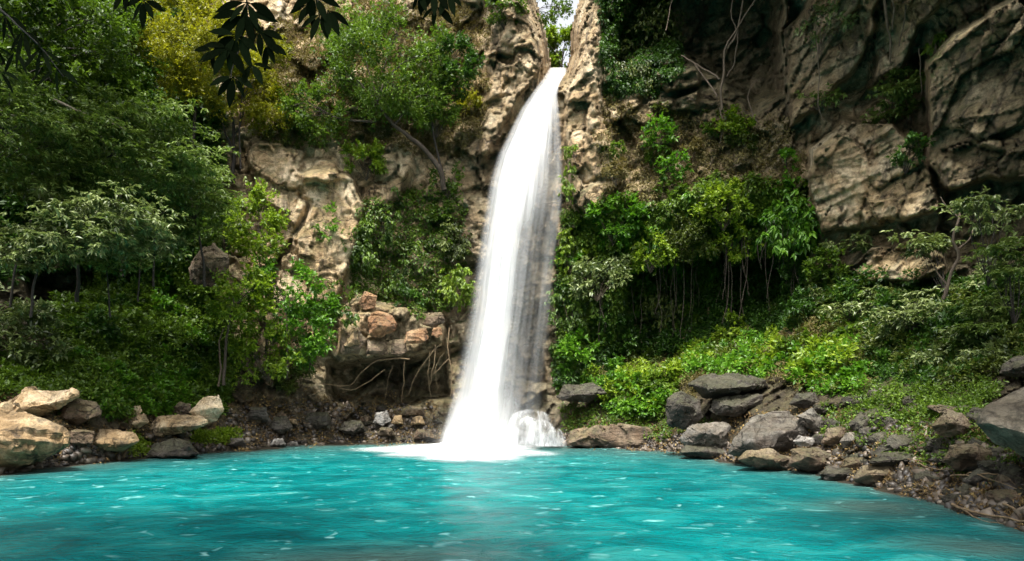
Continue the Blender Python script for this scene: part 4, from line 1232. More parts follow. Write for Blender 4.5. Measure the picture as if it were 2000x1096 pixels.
undergrowth('cliff_creeper', 'dry grassy growth on the upper left cliff', [[(470, 60), (620, 0), (960, 0), (960, 240), (900, 330), (700, 290), (560, 280), (480, 220)]], 'dry', 0.14, 0.35, 0.08, 0.4, 10, 0.15, 40)
undergrowth('cliff_creeper', 'dark hanging growth on the right cliff top', [[(1140, -40), (1330, -40), (1330, 130), (1280, 200), (1170, 200), (1180, 60)]], 'deep', 0.16, 0.5, 0.14, 0.5, 11, 0.0, 50, True)
undergrowth('cliff_creeper', 'dry twiggy growth on the right cliff over the leafy belt', [[(1160, 180), (1330, 220), (1560, 230), (1580, 380), (1300, 400), (1160, 420)]], 'dry', 0.15, 0.35, 0.05, 0.4, 12, 0.22, 40, True)
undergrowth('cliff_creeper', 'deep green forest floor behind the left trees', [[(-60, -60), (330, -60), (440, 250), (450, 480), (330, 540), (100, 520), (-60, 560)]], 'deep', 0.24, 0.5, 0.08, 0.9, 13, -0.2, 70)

# low leafy plants scattered over the banks
def scatter(zone, count, kinds, lo, hi, name, label, group, seed):
    rg = np.random.default_rng(seed)
    P = np.array(zone, float)
    k = 0
    while k < count:
        x, y = rg.uniform(P[:, 0].min(), P[:, 0].max()), rg.uniform(P[:, 1].min(), P[:, 1].max())
        if poly_sd(np.array([x]), np.array([y]), zone)[0] > 0:
            continue
        w = float(rg.uniform(lo, hi))
        plant(name, 'plant', label, round(x, 1), round(y - w * .2, 1), w, w * float(rg.uniform(.5, .8)), kinds[int(rg.integers(len(kinds)))], off=0.25, dens=0.6, leaf=float(rg.uniform(.8, 1.2)), group=group, ncl=8, trunk_r=.03, limbs=5)
        k += 1


scatter([(1160, 740), (1330, 700), (1450, 665), (1560, 650), (1690, 660), (1700, 760), (1640, 785), (1500, 740), (1360, 715), (1280, 790), (1170, 800)], 42, ('vivid', 'lime', 'olive', 'bush', 'vivid'), 40, 95, 'leafy_plant', 'low bright leafy plant among the ground cover of the right bank', 'leafy plants on the right bank', 11)
scatter([(1560, 600), (2000, 560), (2000, 720), (1700, 740), (1690, 650)], 34, ('silver', 'bush', 'deep', 'greenlayer', 'pale'), 50, 120, 'slope_plant', 'low plant on the shaded slope below the right outcrop', 'plants on the shaded right slope', 12)
scatter([(120, 600), (330, 540), (420, 600), (440, 760), (300, 800), (180, 780), (90, 700)], 34, ('bush', 'deep', 'vivid', 'bush'), 40, 90, 'leafy_plant', 'low leafy plant in the ground cover of the left bank', 'leafy plants on the left bank', 13)
scatter([(1110, 430), (1240, 410), (1400, 385), (1580, 380), (1590, 470), (1500, 560), (1320, 600), (1200, 640), (1100, 600)], 40, ('vivid', 'lime', 'vivid', 'droop', 'bush'), 50, 105, 'cliff_plant', 'leafy plant crowding the green belt across the right cliff', 'plants of the leafy belt', 14)
scatter([(700, 380), (900, 330), (915, 480), (890, 620), (700, 570)], 4, ('greencreeper', 'olive', 'bush', 'creeper'), 40, 80, 'cliff_plant', 'small plant clinging to the dark rock left of the fall', 'plants on the dark rock left of the fall', 15)
scatter([(1090, 590), (1250, 620), (1400, 640), (1300, 720), (1090, 750)], 16, ('deep', 'greencreeper', 'bush'), 40, 85, 'cliff_plant', 'small plant in the shade low on the right cliff', 'plants in the right hollow', 16)
scatter([(1180, 190), (1330, 220), (1480, 230), (1560, 300), (1560, 380), (1200, 390)], 9, ('dry', 'olive', 'bush'), 35, 75, 'cliff_plant', 'sparse small plant on the rock above the leafy belt', 'plants above the leafy belt', 17)
scatter([(480, 60), (620, 20), (950, 20), (950, 240), (560, 280)], 14, ('dry', 'olive', 'yellow'), 40, 85, 'cliff_plant', 'dull small plant on the upper left cliff', 'plants on the upper left cliff', 18)

# ------------------------------------------------------------------ boulders
S1 = 'slabs on the left shore'
rock('largest tan angular boulder cut by the left edge of the picture', [(-120, 810), (20, 797), (66, 816), (128, 848), (138, 868), (84, 900), (0, 925), (-120, 930)], 'ochre', Y=17.2, front=[(-40, 860, .9), (40, 856, .8), (100, 862, .35), (60, 880, .5), (0, 900, .5)], group=S1)
rock('flat tan slab with pointed end behind the largest boulder', [(14, 786), (56, 762), (150, 764), (152, 772), (112, 802), (62, 812), (22, 802)], 'tan', Y=19.6, front=[(60, 795, .5), (110, 785, .4)], group=S1)
rock('brown stone under the pointed flat slab', [(110, 800), (150, 780), (190, 785), (200, 810), (150, 830), (110, 825)], 'brown', Y=20.2, group=S1)
rock('flat ochre slab in the middle of the left shore', [(158, 868), (196, 838), (262, 842), (272, 862), (240, 880), (172, 884)], 'ochre', Y=20.6, front=[(190, 866, .5), (250, 866, .4)], group=S1)
rock('thin ochre slab behind the middle flat slab', [(188, 822), (206, 810), (282, 808), (290, 824), (270, 836), (200, 836)], 'ochre', Y=22.4, front=[(210, 826, .3), (270, 826, .3)], group=S1)
rock('pale long slab leaning against the upright pale boulder', [(290, 838), (306, 812), (392, 812), (408, 826), (372, 842), (300, 854)], 'tan', Y=23, front=[(310, 834, .5), (380, 832, .5)], group=S1)
rock('pale upright boulder at the right end of the slabs', [(368, 806), (398, 776), (428, 771), (436, 800), (424, 822), (392, 832)], 'tan', Y=23.4, front=[(400, 800, .4), (420, 795, .3)], group=S1)
rock('small round pale stone lying on the thin slab', [(255, 803), (262, 793), (274, 792), (278, 804), (268, 812)], 'tan', Y=22.6, group=S1)
rock('low mossy grey boulder at the left waterline', [(286, 893), (300, 868), (335, 856), (372, 864), (388, 888), (340, 898)], 'dark', Y=21.8, group=S1)
rock('brown stone between the ochre slabs', [(120, 850), (150, 838), (186, 842), (180, 866), (140, 876)], 'brown', Y=19.6, group=S1)
rock('dark stone behind the pale long slab', [(330, 800), (352, 785), (372, 790), (372, 810), (340, 812)], 'brown', Y=24.5, group=S1)
rock('brown boulder stuck high on the left slope among leaves', [(366, 532), (386, 492), (418, 474), (444, 498), (442, 545), (410, 562), (380, 556)], 'brown', Y=27.2, front=[(400, 520, .6), (425, 505, .5)], rough=0.07)
S2 = 'wet stones on the shore left of the fall'
for args in [
    ('pale wet stone at the waterline below the young trees', [(525, 872), (535, 858), (552, 856), (560, 872)], 'pale'),
    ('second pale wet stone just right of the first', [(560, 872), (566, 862), (580, 864), (586, 873)], 'pale'),
    ('dark block behind the pale wet stones', [(525, 835), (535, 815), (560, 812), (572, 835), (550, 848)], 'dark'),
    ('small rusty stone beside the dark block', [(562, 828), (566, 818), (578, 818), (582, 830)], 'ochre'),
    ('wide dark stone under the cave mouth', [(590, 828), (600, 808), (640, 805), (650, 828), (620, 838)], 'dark'),
    ('dark stone left of the cave near the young tree', [(480, 820), (490, 795), (520, 796), (525, 820)], 'dark'),
    ('light grey stone in the pile beside the fall', [(728, 826), (734, 806), (756, 802), (764, 822), (748, 832)], 'pale'),
    ('pinkish stone right of the light grey stone', [(764, 828), (770, 812), (784, 810), (788, 828)], 'tan'),
    ('flat mossy stone on top of the pile beside the fall', [(790, 812), (800, 794), (826, 796), (830, 810)], 'brown'),
    ('tan stone nearest the falling water', [(800, 830), (806, 815), (824, 812), (830, 828)], 'tan'),
    ('flat brown stone low in the pile beside the fall', [(735, 852), (745, 834), (765, 836), (775, 852)], 'brown'),
    ('rounded brown stone at the waterline beside the fall', [(806, 858), (815, 838), (842, 840), (850, 858)], 'brown'),
    ('dark stone between the pile and the cave', [(660, 840), (672, 822), (706, 822), (716, 842), (690, 850)], 'dark'),
    ('grey stone at the waterline under the upright pale boulder', [(440, 872), (450, 855), (475, 855), (482, 872)], 'grey'),
]:
    rock(args[0], args[1], args[2], name='stone', cat='stone', group=S2, off=0.4)
S3 = 'rocks set in the overhang left of the fall'
rock('big round rusty rock in the overhang', [(718, 655), (716, 620), (735, 605), (762, 610), (780, 632), (768, 652), (738, 662)], 'orange', Y=29.3, front=[(740, 635, .7), (760, 638, .5)], group=S3, bevel=0.12)
rock('square ochre rock right of the round rusty rock', [(790, 670), (794, 648), (832, 640), (838, 662), (815, 672)], 'orange', Y=29.2, group=S3)
rock('small rusty rock at the right end of the overhang', [(842, 655), (846, 640), (862, 638), (864, 654), (852, 660)], 'orange', Y=29.3, group=S3)
rock('brown block under the round rusty rock', [(762, 692), (766, 664), (790, 662), (796, 688), (780, 696)], 'brown', Y=29.3, group=S3)
rock('grey brown block at the left end of the overhang', [(664, 690), (668, 652), (700, 640), (716, 664), (700, 692)], 'brown', Y=29.4, group=S3)
rock('tan flat block above the small rusty rock', [(826, 634), (836, 612), (862, 610), (870, 630), (850, 640)], 'brown', Y=29.6, group=S3)
rock('brown block between the cave roof and the round rock', [(712, 692), (718, 666), (752, 668), (758, 692)], 'brown', Y=29.5, group=S3)
rock('reddish wedge above the round rusty rock', [(700, 592), (712, 568), (736, 578), (732, 602), (712, 606)], 'orange', Y=30.2, group=S3)
# splash rocks
S4 = 'boulders under the splash'
SPL = [('dark wet boulder in the middle of the splash', [(1000, 866), (1006, 822), (1030, 806), (1058, 826), (1066, 868)], 27.6),
       ('dark wet boulder at the right end of the splash', [(1056, 870), (1062, 846), (1082, 838), (1098, 856), (1102, 872)], 27.4),
       ('small dark boulder at the left end of the splash', [(968, 868), (974, 842), (992, 836), (1004, 868)], 27.2)]
for lb, ol, y in SPL:
    rock(lb, ol, 'dark', Y=y, group=S4, bevel=0.12)
S5 = 'boulders on the right bank'
for lb, ol, kd, y, fr_ in [
    ('long dark mossy slab right of the splash', [(1086, 775), (1100, 752), (1160, 748), (1186, 768), (1150, 784), (1100, 784)], 'dark', 28.4, [(1120, 772, .5)]),
    ('low tan ledge at the waterline right of the splash', [(1106, 873), (1116, 846), (1180, 830), (1260, 834), (1320, 856), (1332, 877), (1200, 880)], 'brown', 26.8, [(1160, 858, .25), (1240, 862, .3)]),
    ('dark block at the left end of the stacked slabs', [(1296, 800), (1302, 776), (1330, 762), (1366, 782), (1374, 815), (1340, 838), (1306, 832)], 'dark', 22.6, [(1330, 790, .6), (1350, 795, .5)]),
    ('wide upper slab of the stack', [(1346, 750), (1366, 734), (1420, 728), (1496, 742), (1500, 758), (1440, 772), (1372, 776)], 'dark', 22.8, [(1390, 760, .9), (1460, 756, .8)]),
    ('dark lower slab of the stack', [(1384, 800), (1392, 780), (1440, 772), (1490, 770), (1488, 790), (1440, 812), (1400, 812)], 'dark', 22.3, [(1430, 795, .5)]),
    ('grey boulder at the waterline below the stacked slabs', [(1328, 858), (1346, 832), (1390, 824), (1426, 830), (1424, 872), (1380, 880), (1340, 874)], 'grey', 21.6, [(1370, 845, .6), (1400, 850, .5)]),
    ('biggest smooth grey boulder on the right waterline', [(1422, 885), (1436, 850), (1470, 818), (1540, 804), (1580, 820), (1592, 850), (1540, 880), (1470, 900)], 'grey', 18.9, [(1470, 860, .7), (1540, 840, .6), (1500, 880, .6)]),
    ('split grey block leaning on the biggest grey boulder', [(1556, 812), (1586, 796), (1612, 830), (1604, 842), (1574, 836)], 'grey', 18.6, [(1584, 820, .3)]),
    ('pale wet rock at the waterline under the biggest grey boulder', [(1442, 898), (1458, 880), (1500, 876), (1546, 896), (1540, 918), (1480, 916)], 'brown', 17.6, [(1470, 892, .3), (1510, 898, .4)]),
    ('whitish chip beside the biggest grey boulder', [(1548, 862), (1560, 850), (1592, 856), (1588, 870), (1560, 872)], 'pale', 17.6, [(1570, 862, .2)]),
    ('brown rock right of the pale wet rock', [(1536, 910), (1548, 880), (1590, 872), (1634, 888), (1632, 914), (1580, 922)], 'brown', 16.9, [(1580, 892, .5)]),
    ('sharp light grey stone alone on the right rubble', [(1640, 862), (1652, 846), (1678, 846), (1694, 858), (1672, 874), (1648, 876)], 'grey', 16.6, [(1662, 860, .3)]),
    ('flat brown rock at the water edge', [(1664, 938), (1684, 912), (1750, 906), (1800, 922), (1790, 950), (1720, 952)], 'brown', 14.4, [(1700, 925, .4), (1760, 930, .4)]),
    ('small brown rock left of the flat brown rock', [(1642, 912), (1652, 894), (1690, 892), (1706, 908), (1680, 922)], 'brown', 15.6, [(1675, 904, .2)]),
    ('brown boulder on the slope under the pale overhanging boulder', [(1820, 832), (1846, 800), (1882, 806), (1904, 838), (1880, 856), (1836, 852)], 'brown', 13.3, [(1860, 825, .4)]),
    ('dark flat boulder left of the pale overhanging boulder', [(1840, 900), (1856, 870), (1900, 868), (1944, 884), (1936, 912), (1870, 916)], 'brown', 12.2, [(1880, 885, .4)]),
    ('light grey stone near the driftwood', [(1802, 948), (1816, 926), (1836, 924), (1850, 940), (1830, 956)], 'grey', 13.2, [(1825, 938, .2)]),
    ('brown stone behind the driftwood', [(1838, 962), (1850, 944), (1886, 938), (1902, 952), (1880, 968)], 'brown', 12.6, [(1870, 952, .2)]),
    ('long flat grey stone among the driftwood', [(1868, 978), (1880, 962), (1930, 958), (1948, 974), (1930, 986), (1884, 986)], 'grey', 11.6, [(1905, 970, .15)]),
    ('dark tilted slab above the sharp light grey stone', [(1655, 830), (1690, 800), (1760, 790), (1770, 810), (1720, 836), (1670, 850)], 'dark', 16.8, [(1710, 815, .4)]),
    ('dark stone behind the biggest grey boulder', [(1540, 790), (1556, 768), (1592, 766), (1604, 788), (1570, 800)], 'dark', 20, [(1570, 780, .3)]),
    ('grey stone in the weeds above the tilted slab', [(1690, 788), (1696, 764), (1720, 758), (1734, 776), (1716, 792)], 'grey', 18, [(1712, 774, .2)]),
    ('dark boulder in the shade at the upper right bank', [(1950, 730), (1970, 700), (2040, 690), (2060, 720), (2020, 742)], 'dark', 13.6, [(2000, 715, .5)]),
    ('brown rock under the dark tilted slab', [(1720, 882), (1740, 852), (1800, 846), (1830, 868), (1800, 890), (1750, 896)], 'dark', 14.6, [(1770, 868, .4)]),
    ('flat dark slab at the waterline right of the low tan ledge', [(1325, 884), (1340, 870), (1400, 872), (1436, 888), (1400, 898), (1350, 894)], 'dark', 21.4, [(1370, 882, .3)]),
    ('flat dark wet slab between the two brown waterline rocks', [(1596, 926), (1612, 912), (1660, 916), (1690, 934), (1650, 944), (1610, 938)], 'dark', 15.6, [(1640, 926, .3)]),
    ('long dark slab above the flat brown rock', [(1690, 904), (1720, 886), (1800, 882), (1850, 896), (1830, 912), (1740, 914)], 'dark', 14.3, [(1770, 898, .4)]),
    ('dark wet slab at the waterline below the light grey stone', [(1780, 966), (1800, 950), (1850, 954), (1880, 974), (1850, 986), (1800, 978)], 'dark', 12.8, [(1830, 966, .25)]),
    ('broad dark slab under the slim driftwood stick', [(1880, 940), (1910, 915), (1990, 916), (2030, 940), (1980, 960), (1910, 955)], 'dark', 11.6, [(1950, 936, .3)]),
    ('dark slab at the right edge beside the driftwood', [(1940, 1000), (1970, 978), (2040, 980), (2060, 1010), (2000, 1022)], 'brown', 10.4, [(1995, 998, .2)]),
    ('tilted dark slab in the weeds above the long dark slab', [(1760, 850), (1790, 826), (1836, 834), (1850, 856), (1810, 868)], 'dark', 15.2, [(1800, 846, .3)]),
    ('brown block between the split grey block and the sharp grey stone', [(1604, 866), (1616, 836), (1650, 832), (1660, 856), (1634, 872)], 'brown', 17.2, [(1632, 852, .3)]),
]:
    rock(lb, ol, kd, y, fr_, group=S5)
rock('huge pale overhanging boulder cut by the right edge of the picture', [(1902, 828), (1912, 800), (1926, 788), (2010, 744), (2130, 728), (2140, 850), (2080, 940), (2000, 896), (1950, 868)], 'slab', Y=10.4, front=[(1930, 828, .5), (2000, 845, .9), (2080, 850, 1.0)], depth=0.8, rough=0.025)

# rubble: small separate stones
protos = {}
for kd in ('brown', 'grey', 'dark', 'ochre'):
    for v in range(4):
        rg = np.random.default_rng(200 + v * 7 + len(kd))
        me = rock_mesh('stone', stone_points(rg, 0.5, 0.42, 0.3), np.zeros(3), 0.07, v + len(kd), 0.03, 3)
        me.materials.append(ROCK[kd])
        protos[kd, v] = me


def rubble(zone, count, kinds, lo, hi, label, group, seed):
    rg = np.random.default_rng(seed)
    P = np.array(zone, float)
    k = 0
    while k < count:
        x, y = rg.uniform(P[:, 0].min(), P[:, 0].max()), rg.uniform(P[:, 1].min(), P[:, 1].max())
        if poly_sd(np.array([x]), np.array([y]), zone)[0] > 0:
            continue
        p = surf(x, y, 0.0, True)[0]
        o = bpy.data.objects.new('small_stone', protos[kinds[int(rg.integers(len(kinds)))], int(rg.integers(4))])
        COL.objects.link(o)
        s = float(rg.uniform(0, 1) ** 2.2 * (hi - lo) + lo)
        o.location = [float(p[0]), float(p[1]), float(p[2]) + s * 0.05]
        o.scale = (s, s * float(rg.uniform(.7, 1.1)), s * float(rg.uniform(.7, 1.2)))
        o.rotation_euler = (float(rg.uniform(-.35, .35)), float(rg.uniform(-.35, .35)), float(rg.uniform(0, 6.28)))
        tag(o, label, 'stone', group)
        k += 1


rubble([(440, 800), (660, 790), (860, 800), (855, 862), (560, 868), (440, 876)], 65, ('dark', 'brown', 'dark', 'grey'), 0.25, 0.95, 'small dark stone in the rubble between the left slabs and the fall', 'rubble left of the fall', 1)
rubble([(0, 770), (190, 770), (400, 790), (440, 880), (150, 905), (0, 920)], 25, ('brown', 'ochre', 'brown', 'dark'), 0.2, 0.7, 'small brown stone in the rubble around the left slabs', 'rubble among the left slabs', 2)
rubble([(1100, 850), (1330, 860), (1440, 890), (1440, 900), (1330, 882), (1100, 870)], 20, ('brown', 'dark', 'ochre'), 0.15, 0.4, 'small brown stone along the waterline right of the splash', 'stones along the waterline right of the splash', 3)
rubble([(1420, 896), (1560, 908), (1700, 935), (1800, 960), (1990, 1015), (1990, 1036), (1900, 1006), (1800, 978), (1700, 953), (1560, 923), (1440, 908)], 32, ('dark', 'brown', 'brown', 'grey'), 0.1, 0.38, 'small wet stone lining the right waterline', 'stones lining the right waterline', 5)
rubble([(0, 905), (150, 890), (300, 876), (560, 856), (850, 852), (850, 868), (560, 873), (300, 893), (150, 910), (0, 928)], 30, ('dark', 'brown', 'dark', 'ochre'), 0.12, 0.42, 'small wet stone lining the left waterline', 'stones lining the left waterline', 6)
rubble([(1560, 790), (1760, 770), (1960, 800), (2000, 1000), (1880, 985), (1700, 930), (1600, 890)], 128, ('dark', 'brown', 'dark', 'dark'), 0.25, 1.0, 'small dark brown stone in the rubble on the right shore', 'rubble on the right shore', 4)

# gravel and fallen leaves of the banks: nobody could count them
def gravel(name, label, zones, n, lo, hi, seed):
    rg = np.random.default_rng(seed)
    bm = bmesh.new()
    bmesh.ops.create_icosphere(bm, subdivisions=1, radius=1.0)
    v0 = np.array([v.co[:] for v in bm.verts])
    f0 = np.array([[v.index for v in f.verts] for f in bm.faces])
    bm.free()
    px, py = [], []
    for z in zones:
        P = np.array(z, float)
        m = int(n * 3)
        x, y = rg.uniform(P[:, 0].min(), P[:, 0].max(), m), rg.uniform(P[:, 1].min(), P[:, 1].max(), m)
        k = poly_sd(x, y, z) < 0
        px.append(x[k][:n])
        py.append(y[k][:n])
    px, py = np.concatenate(px), np.concatenate(py)
    p = surf(px, py, 0.0, True)
    m = len(p)
    sc = (lo + (hi - lo) * rg.uniform(0, 1, m) ** 3)[:, None, None]
    V = v0[None] * (1 + 0.5 * rg.uniform(-1, 1, (m, len(v0), 1))) * rg.uniform(.5, 1.2, (m, 1, 3)) * sc
    V = V + p[:, None]
    Fa = (f0[None] + (np.arange(m) * len(v0))[:, None, None]).reshape(-1, 3)
    me = mesh_np(name, V.reshape(-1, 3), Fa, False, {'shade': np.repeat(rg.uniform(0, 1, m), len(v0))})
    mt, nt_ = new_mat(name)
    g_ = NT(nt_)
    b = g_.n('ShaderNodeBsdfPrincipled')
    g_.l(g_.ramp(g_.attr('shade').outputs['Fac'], [(0.0, (.012, .01, .008)), (.5, (.055, .043, .032)), (.85, (.12, .092, .066)), (1, (.21, .175, .135))]), b.inputs['Base Color'])
    b.inputs['Roughness'].default_value = 0.5
    g_.l(b.outputs[0], g_.n('ShaderNodeOutputMaterial').inputs[0])
    o = obj(name, me, mt)
    o['kind'] = 'stuff'
    tag(o, label, 'gravel')


gravel('gravel', 'dark wet gravel between the boulders of the right shore', [[(1430, 890), (1620, 830), (1800, 830), (2010, 900), (2010, 1040), (1850, 990), (1700, 948), (1560, 920)], [(1100, 840), (1330, 850), (1440, 870), (1440, 905), (1330, 884), (1090, 871)]], 2200, 0.03, 0.16, 21)
gravel('gravel', 'dark gravel between the stones of the left shore', [[(440, 800), (660, 780), (860, 795), (855, 866), (560, 871), (440, 880)], [(0, 860), (200, 850), (440, 845), (440, 880), (150, 906), (0, 926)]], 1600, 0.03, 0.18, 22)
undergrowth('leaf_litter', 'fallen leaves lying on the soil of the right shore', [[(1100, 800), (1330, 840), (1600, 800), (1800, 800), (2010, 880), (2010, 1035), (1800, 970), (1560, 915), (1330, 880), (1100, 870)]], 'litter', 0.12, 0.5, 0.03, 0.06, 17, -0.2, 40)
undergrowth('leaf_litter', 'fallen leaves lying on the soil of the left shore', [[(0, 780), (440, 790), (660, 760), (860, 790), (855, 862), (440, 872), (0, 915)]], 'litter', 0.12, 0.5, 0.02, 0.06, 18, -0.1, 40)
undergrowth('ground_cover', 'small green plants reaching down between the right boulders', [[(1090, 770), (1330, 770), (1420, 850), (1330, 872), (1100, 866)], [(1560, 780), (1900, 740), (2000, 860), (1960, 960), (1800, 930), (1620, 880)]], 'green', 0.13, 0.5, 0.06, 0.25, 19, 0.42, 26)

# white water fanning over the boulders in the splash
def splash_sheet(x0, x1, y0, Yb, bul, seed):
    nu, nv = 70, 40
    uu, vv = np.meshgrid(np.linspace(0, 1, nu), np.linspace(0, 1, nv))
    cxm_ = (x0 + x1) / 2
    top = 0.55
    px = cxm_ + (x1 - x0) * (uu - .5) * (top + (1 - top) * vv ** 0.7)
    py = y0 + (872 - y0) * (vv ** 1.25) + 10 * (2 * uu - 1) ** 2 * (1 - vv)
    Y = Yb - bul * np.sqrt(np.clip(1 - (2 * uu - 1) ** 2, 0, 1)) * (0.35 + 0.65 * np.sqrt(vv)) + 0.12 * fbm(np.stack([uu * 7, vv * 2, 0 * uu + seed], -1), 3, 130)
    lace = 0.42 + 0.95 * fbm(np.stack([uu * 6, vv * 1.6, 0 * uu + seed * 3.3], -1), 3, 133)
    D = 0.6 * np.clip(lace, 0.04, 1) * sstep(uu, 0, .15) * sstep(1 - uu, 0, .15) * sstep(vv, 0, .12) * (0.75 + 0.35 * vv)
    i = np.arange(nu * nv).reshape(nv, nu)
    q = np.stack([i[1:, :-1], i[1:, 1:], i[:-1, 1:], i[:-1, :-1]], -1).reshape(-1, 4)
    obj('splash', mesh_np('splash', W(px, py, Y).reshape(-1, 3) - np.array(wf.location), q, True, {'dens': D.ravel()}, np.stack([uu * 0.9 + seed, vv * .5], -1).reshape(-1, 2)), M_FALL, wf)


splash_sheet(962, 1012, 820, 27.0, .5, 1)
splash_sheet(972, 1098, 798, 27.2, 1.1, 2)
splash_sheet(1020, 1094, 818, 26.9, .7, 5)
splash_sheet(966, 1040, 834, 26.7, .6, 6)
splash_sheet(1000, 1062, 812, 26.7, .8, 3)
splash_sheet(1045, 1112, 832, 27.0, .6, 4)

# soft spray drifting at the foot of the fall
def spray_sheet(x0, x1, y0, Yb, amount, seed):
    nu, nv = 50, 40
    uu, vv = np.meshgrid(np.linspace(0, 1, nu), np.linspace(0, 1, nv))
    px = x0 + (x1 - x0) * uu
    py = y0 + (874 - y0) * vv
    Y = Yb - 1.1 * np.sin(np.pi * uu) * (0.4 + 0.6 * vv) + 0.3 * fbm(np.stack([uu * 4, vv * 4, 0 * uu + seed], -1), 3, 140)
    D = amount * np.sin(np.pi * uu) ** 1.3 * sstep(vv, 0, 0.95) * (0.8 + 0.5 * fbm(np.stack([uu * 3, vv * 3, 0 * uu + seed], -1), 3, 141))
    i = np.arange(nu * nv).reshape(nv, nu)
    q = np.stack([i[1:, :-1], i[1:, 1:], i[:-1, 1:], i[:-1, :-1]], -1).reshape(-1, 4)
    obj('spray', mesh_np('spray', W(px, py, Y).reshape(-1, 3) - np.array(wf.location), q, True, {'dens': np.clip(D, 0, 1).ravel()}, np.stack([uu * .25 + seed, vv * .3], -1).reshape(-1, 2)), M_FALL, wf)


spray_sheet(780, 1120, 760, 26.6, .10, 1)
spray_sheet(810, 1040, 790, 26.0, .13, 2)
spray_sheet(930, 1130, 790, 26.2, .09, 3)

# driftwood on the right shore
D1 = 'driftwood on the right shore'
for lb, ln, r in [
    ('longest tan driftwood stick at the right water edge', [(1860, 985), (1930, 1003), (2010, 1018)], .03),
    ('tan driftwood stick behind the longest one', [(1856, 930), (1900, 928), (1950, 926)], .02),
    ('thin driftwood stick pointing into the water', [(1870, 992), (1905, 1012), (1960, 1024)], .015),
    ('short bent driftwood stick near the light grey stone', [(1790, 905), (1830, 915), (1870, 918)], .014),
    ('pale driftwood stick at the right edge', [(1960, 985), (1990, 998), (2020, 1004)], .025),
    ('dark driftwood stick lying across the brown stones', [(1700, 890), (1760, 892), (1810, 900)], .016),
    ('slim driftwood stick under the pale overhanging boulder', [(1890, 925), (1930, 935), (1985, 955)], .015)]:
    strand('driftwood', 'driftwood', lb, [ln], 'root', r, r * .5, off=0.25, group=D1, wob=.03, n=10)

# ------------------------------------------------------------------ dark branches close to the camera
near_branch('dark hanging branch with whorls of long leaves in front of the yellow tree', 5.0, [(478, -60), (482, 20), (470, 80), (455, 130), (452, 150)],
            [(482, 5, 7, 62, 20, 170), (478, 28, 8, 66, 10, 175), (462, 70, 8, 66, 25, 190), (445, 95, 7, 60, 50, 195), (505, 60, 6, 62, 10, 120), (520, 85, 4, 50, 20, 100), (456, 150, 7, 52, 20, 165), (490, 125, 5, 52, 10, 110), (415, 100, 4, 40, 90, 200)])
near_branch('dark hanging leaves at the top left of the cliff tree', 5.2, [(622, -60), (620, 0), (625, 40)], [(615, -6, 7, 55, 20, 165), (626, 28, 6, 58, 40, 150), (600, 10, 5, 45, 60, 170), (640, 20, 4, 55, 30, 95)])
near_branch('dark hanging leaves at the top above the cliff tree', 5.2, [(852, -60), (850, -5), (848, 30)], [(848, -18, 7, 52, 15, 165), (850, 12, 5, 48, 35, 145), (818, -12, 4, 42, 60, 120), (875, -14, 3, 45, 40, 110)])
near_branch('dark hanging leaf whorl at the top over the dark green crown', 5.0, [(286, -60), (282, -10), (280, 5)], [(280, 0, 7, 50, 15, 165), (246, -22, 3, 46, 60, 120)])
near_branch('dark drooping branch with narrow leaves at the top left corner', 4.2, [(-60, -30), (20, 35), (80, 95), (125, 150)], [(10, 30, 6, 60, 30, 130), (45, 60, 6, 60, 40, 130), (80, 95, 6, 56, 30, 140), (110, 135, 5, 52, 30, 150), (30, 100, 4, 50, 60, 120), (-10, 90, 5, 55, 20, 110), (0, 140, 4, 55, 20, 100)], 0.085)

# unseen trees added above and beside the view to shade branches, pool and edges
def shade_tree(label, foot, C, R, ncl, seed):
    t = thing('added_shade_tree', foot, label, 'tree')
    rg_ = np.random.default_rng(seed)
    C, org = np.array(C, float), np.array(foot, float)
    (b, d, n, l, c), cc, cr = sprigs(C, np.array(R, float), ncl, 50, 7, 0.28, 'layer', rg_)
    ok = b[:, 2] > 2.7 + 0.72 * np.maximum(b[:, 1], 0)
    obj('crown', leaves_mesh('crown', b[ok], d[ok], n[ok], l[ok], np.full(ok.sum(), .4), c[ok], org), LEAF['deep'], t)
    tb = Tubes()
    top = C - org - np.array([0, 0.5, 0.6])
    tb.add(curve_pts([(0, 0, 0), top * np.array([.05, .1, .35]), top * np.array([.3, .4, .7]), top], 20, .02, seed), .35, .15, 10)
    for q in range(0, ncl, 4):
        e = cc[q] - org
        tb.add(curve_pts([top * np.array([.3, .4, .7]), top * .6 + e * .4 + np.array([0, -.3, .3]), e], 10, .03, q), .09, .03, 6)
    obj('trunk', tb.mesh('trunk'), BARK['dark'], t)


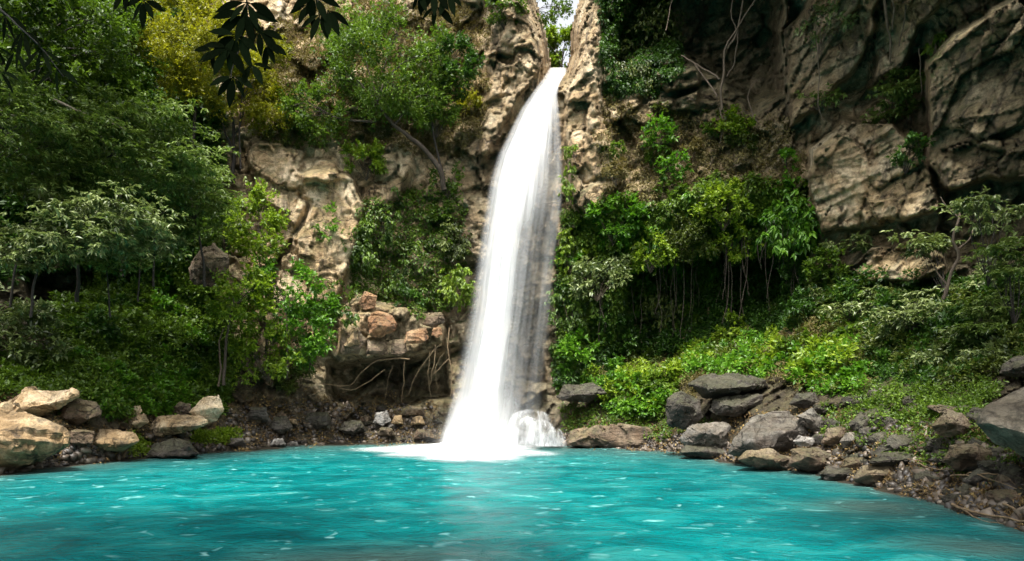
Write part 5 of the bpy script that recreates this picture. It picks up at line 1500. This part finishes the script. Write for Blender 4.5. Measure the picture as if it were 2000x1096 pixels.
shade_tree('tree of the hanging branches, unseen crown added to shade the near left pool', (-10.5, -1.5, 0.0), (-5.5, 3.6, 10.2), (6.0, 4.6, 1.6), 60, 77)
shade_tree('unseen tree added above the view to shade the near right pool', (11.5, -2.0, 0.0), (9.0, 4.2, 10.6), (4.8, 4.6, 1.6), 44, 78)
shade_tree('unseen tall tree added outside the left edge to shade the left forest', (-24.0, 17.0, 2.0), (-17.0, 17.5, 19.5), (5.2, 4.2, 2.4), 60, 79)
shade_tree('unseen tall tree added outside the right edge to shade the right bank', (18.0, 8.0, 2.0), (14.5, 10.0, 14.6), (4.6, 4.2, 2.2), 50, 80)

# ------------------------------------------------------------------ light and camera
SUN_EL, SUN_AZ = math.radians(66), math.radians(-168)       # azimuth from +Y towards +X: the sun stands behind the camera to the left
sd = Vector((math.sin(SUN_AZ) * math.cos(SUN_EL), math.cos(SUN_AZ) * math.cos(SUN_EL), math.sin(SUN_EL)))
sl = bpy.data.lights.new('sun', 'SUN')
sl.energy = SUN_E
sl.angle = math.radians(SUN_ANG)
sl.color = (1.0, 0.95, 0.87)
so = bpy.data.objects.new('sun', sl)
COL.objects.link(so)
so.rotation_euler = (-sd).to_track_quat('-Z', 'Y').to_euler()
so.location = (-10, -10, 40)
world = bpy.data.worlds.new('World')
scene.world = world
world.use_nodes = True
wn = world.node_tree
sky = wn.nodes.new('ShaderNodeTexSky')
sky.sky_type = 'NISHITA'
sky.sun_disc = False
sky.sun_elevation = SUN_EL
sky.sun_rotation = SUN_AZ
sky.air_density = 1.0
sky.dust_density = 6.0
sky.ozone_density = 0.6
hs = wn.nodes.new('ShaderNodeHueSaturation')
hs.inputs['Saturation'].default_value = 0.2
hs.inputs['Value'].default_value = 1.5
wn.links.new(sky.outputs[0], hs.inputs['Color'])
wn.links.new(hs.outputs[0], wn.nodes['Background'].inputs[0])
wn.nodes['Background'].inputs[1].default_value = SKY_S

cam = bpy.data.cameras.new('camera')
cam.sensor_width = 36
cam.lens = 36 * F / 2000
cam.shift_y = (HZ - 548) / 2000
cam.clip_end = 500
co = bpy.data.objects.new('camera', cam)
COL.objects.link(co)
co.location = (0, 0, CAMH)
co.rotation_euler = (math.radians(90), 0, 0)
scene.camera = co
scene.view_settings.view_transform = 'Standard'
scene.view_settings.look = 'None'
scene.view_settings.exposure = EXPOSURE
scene.view_settings.gamma = 1
scene.cycles.transparent_max_bounces = 24
scene.cycles.max_bounces = 6
scene.cycles.use_denoising = True
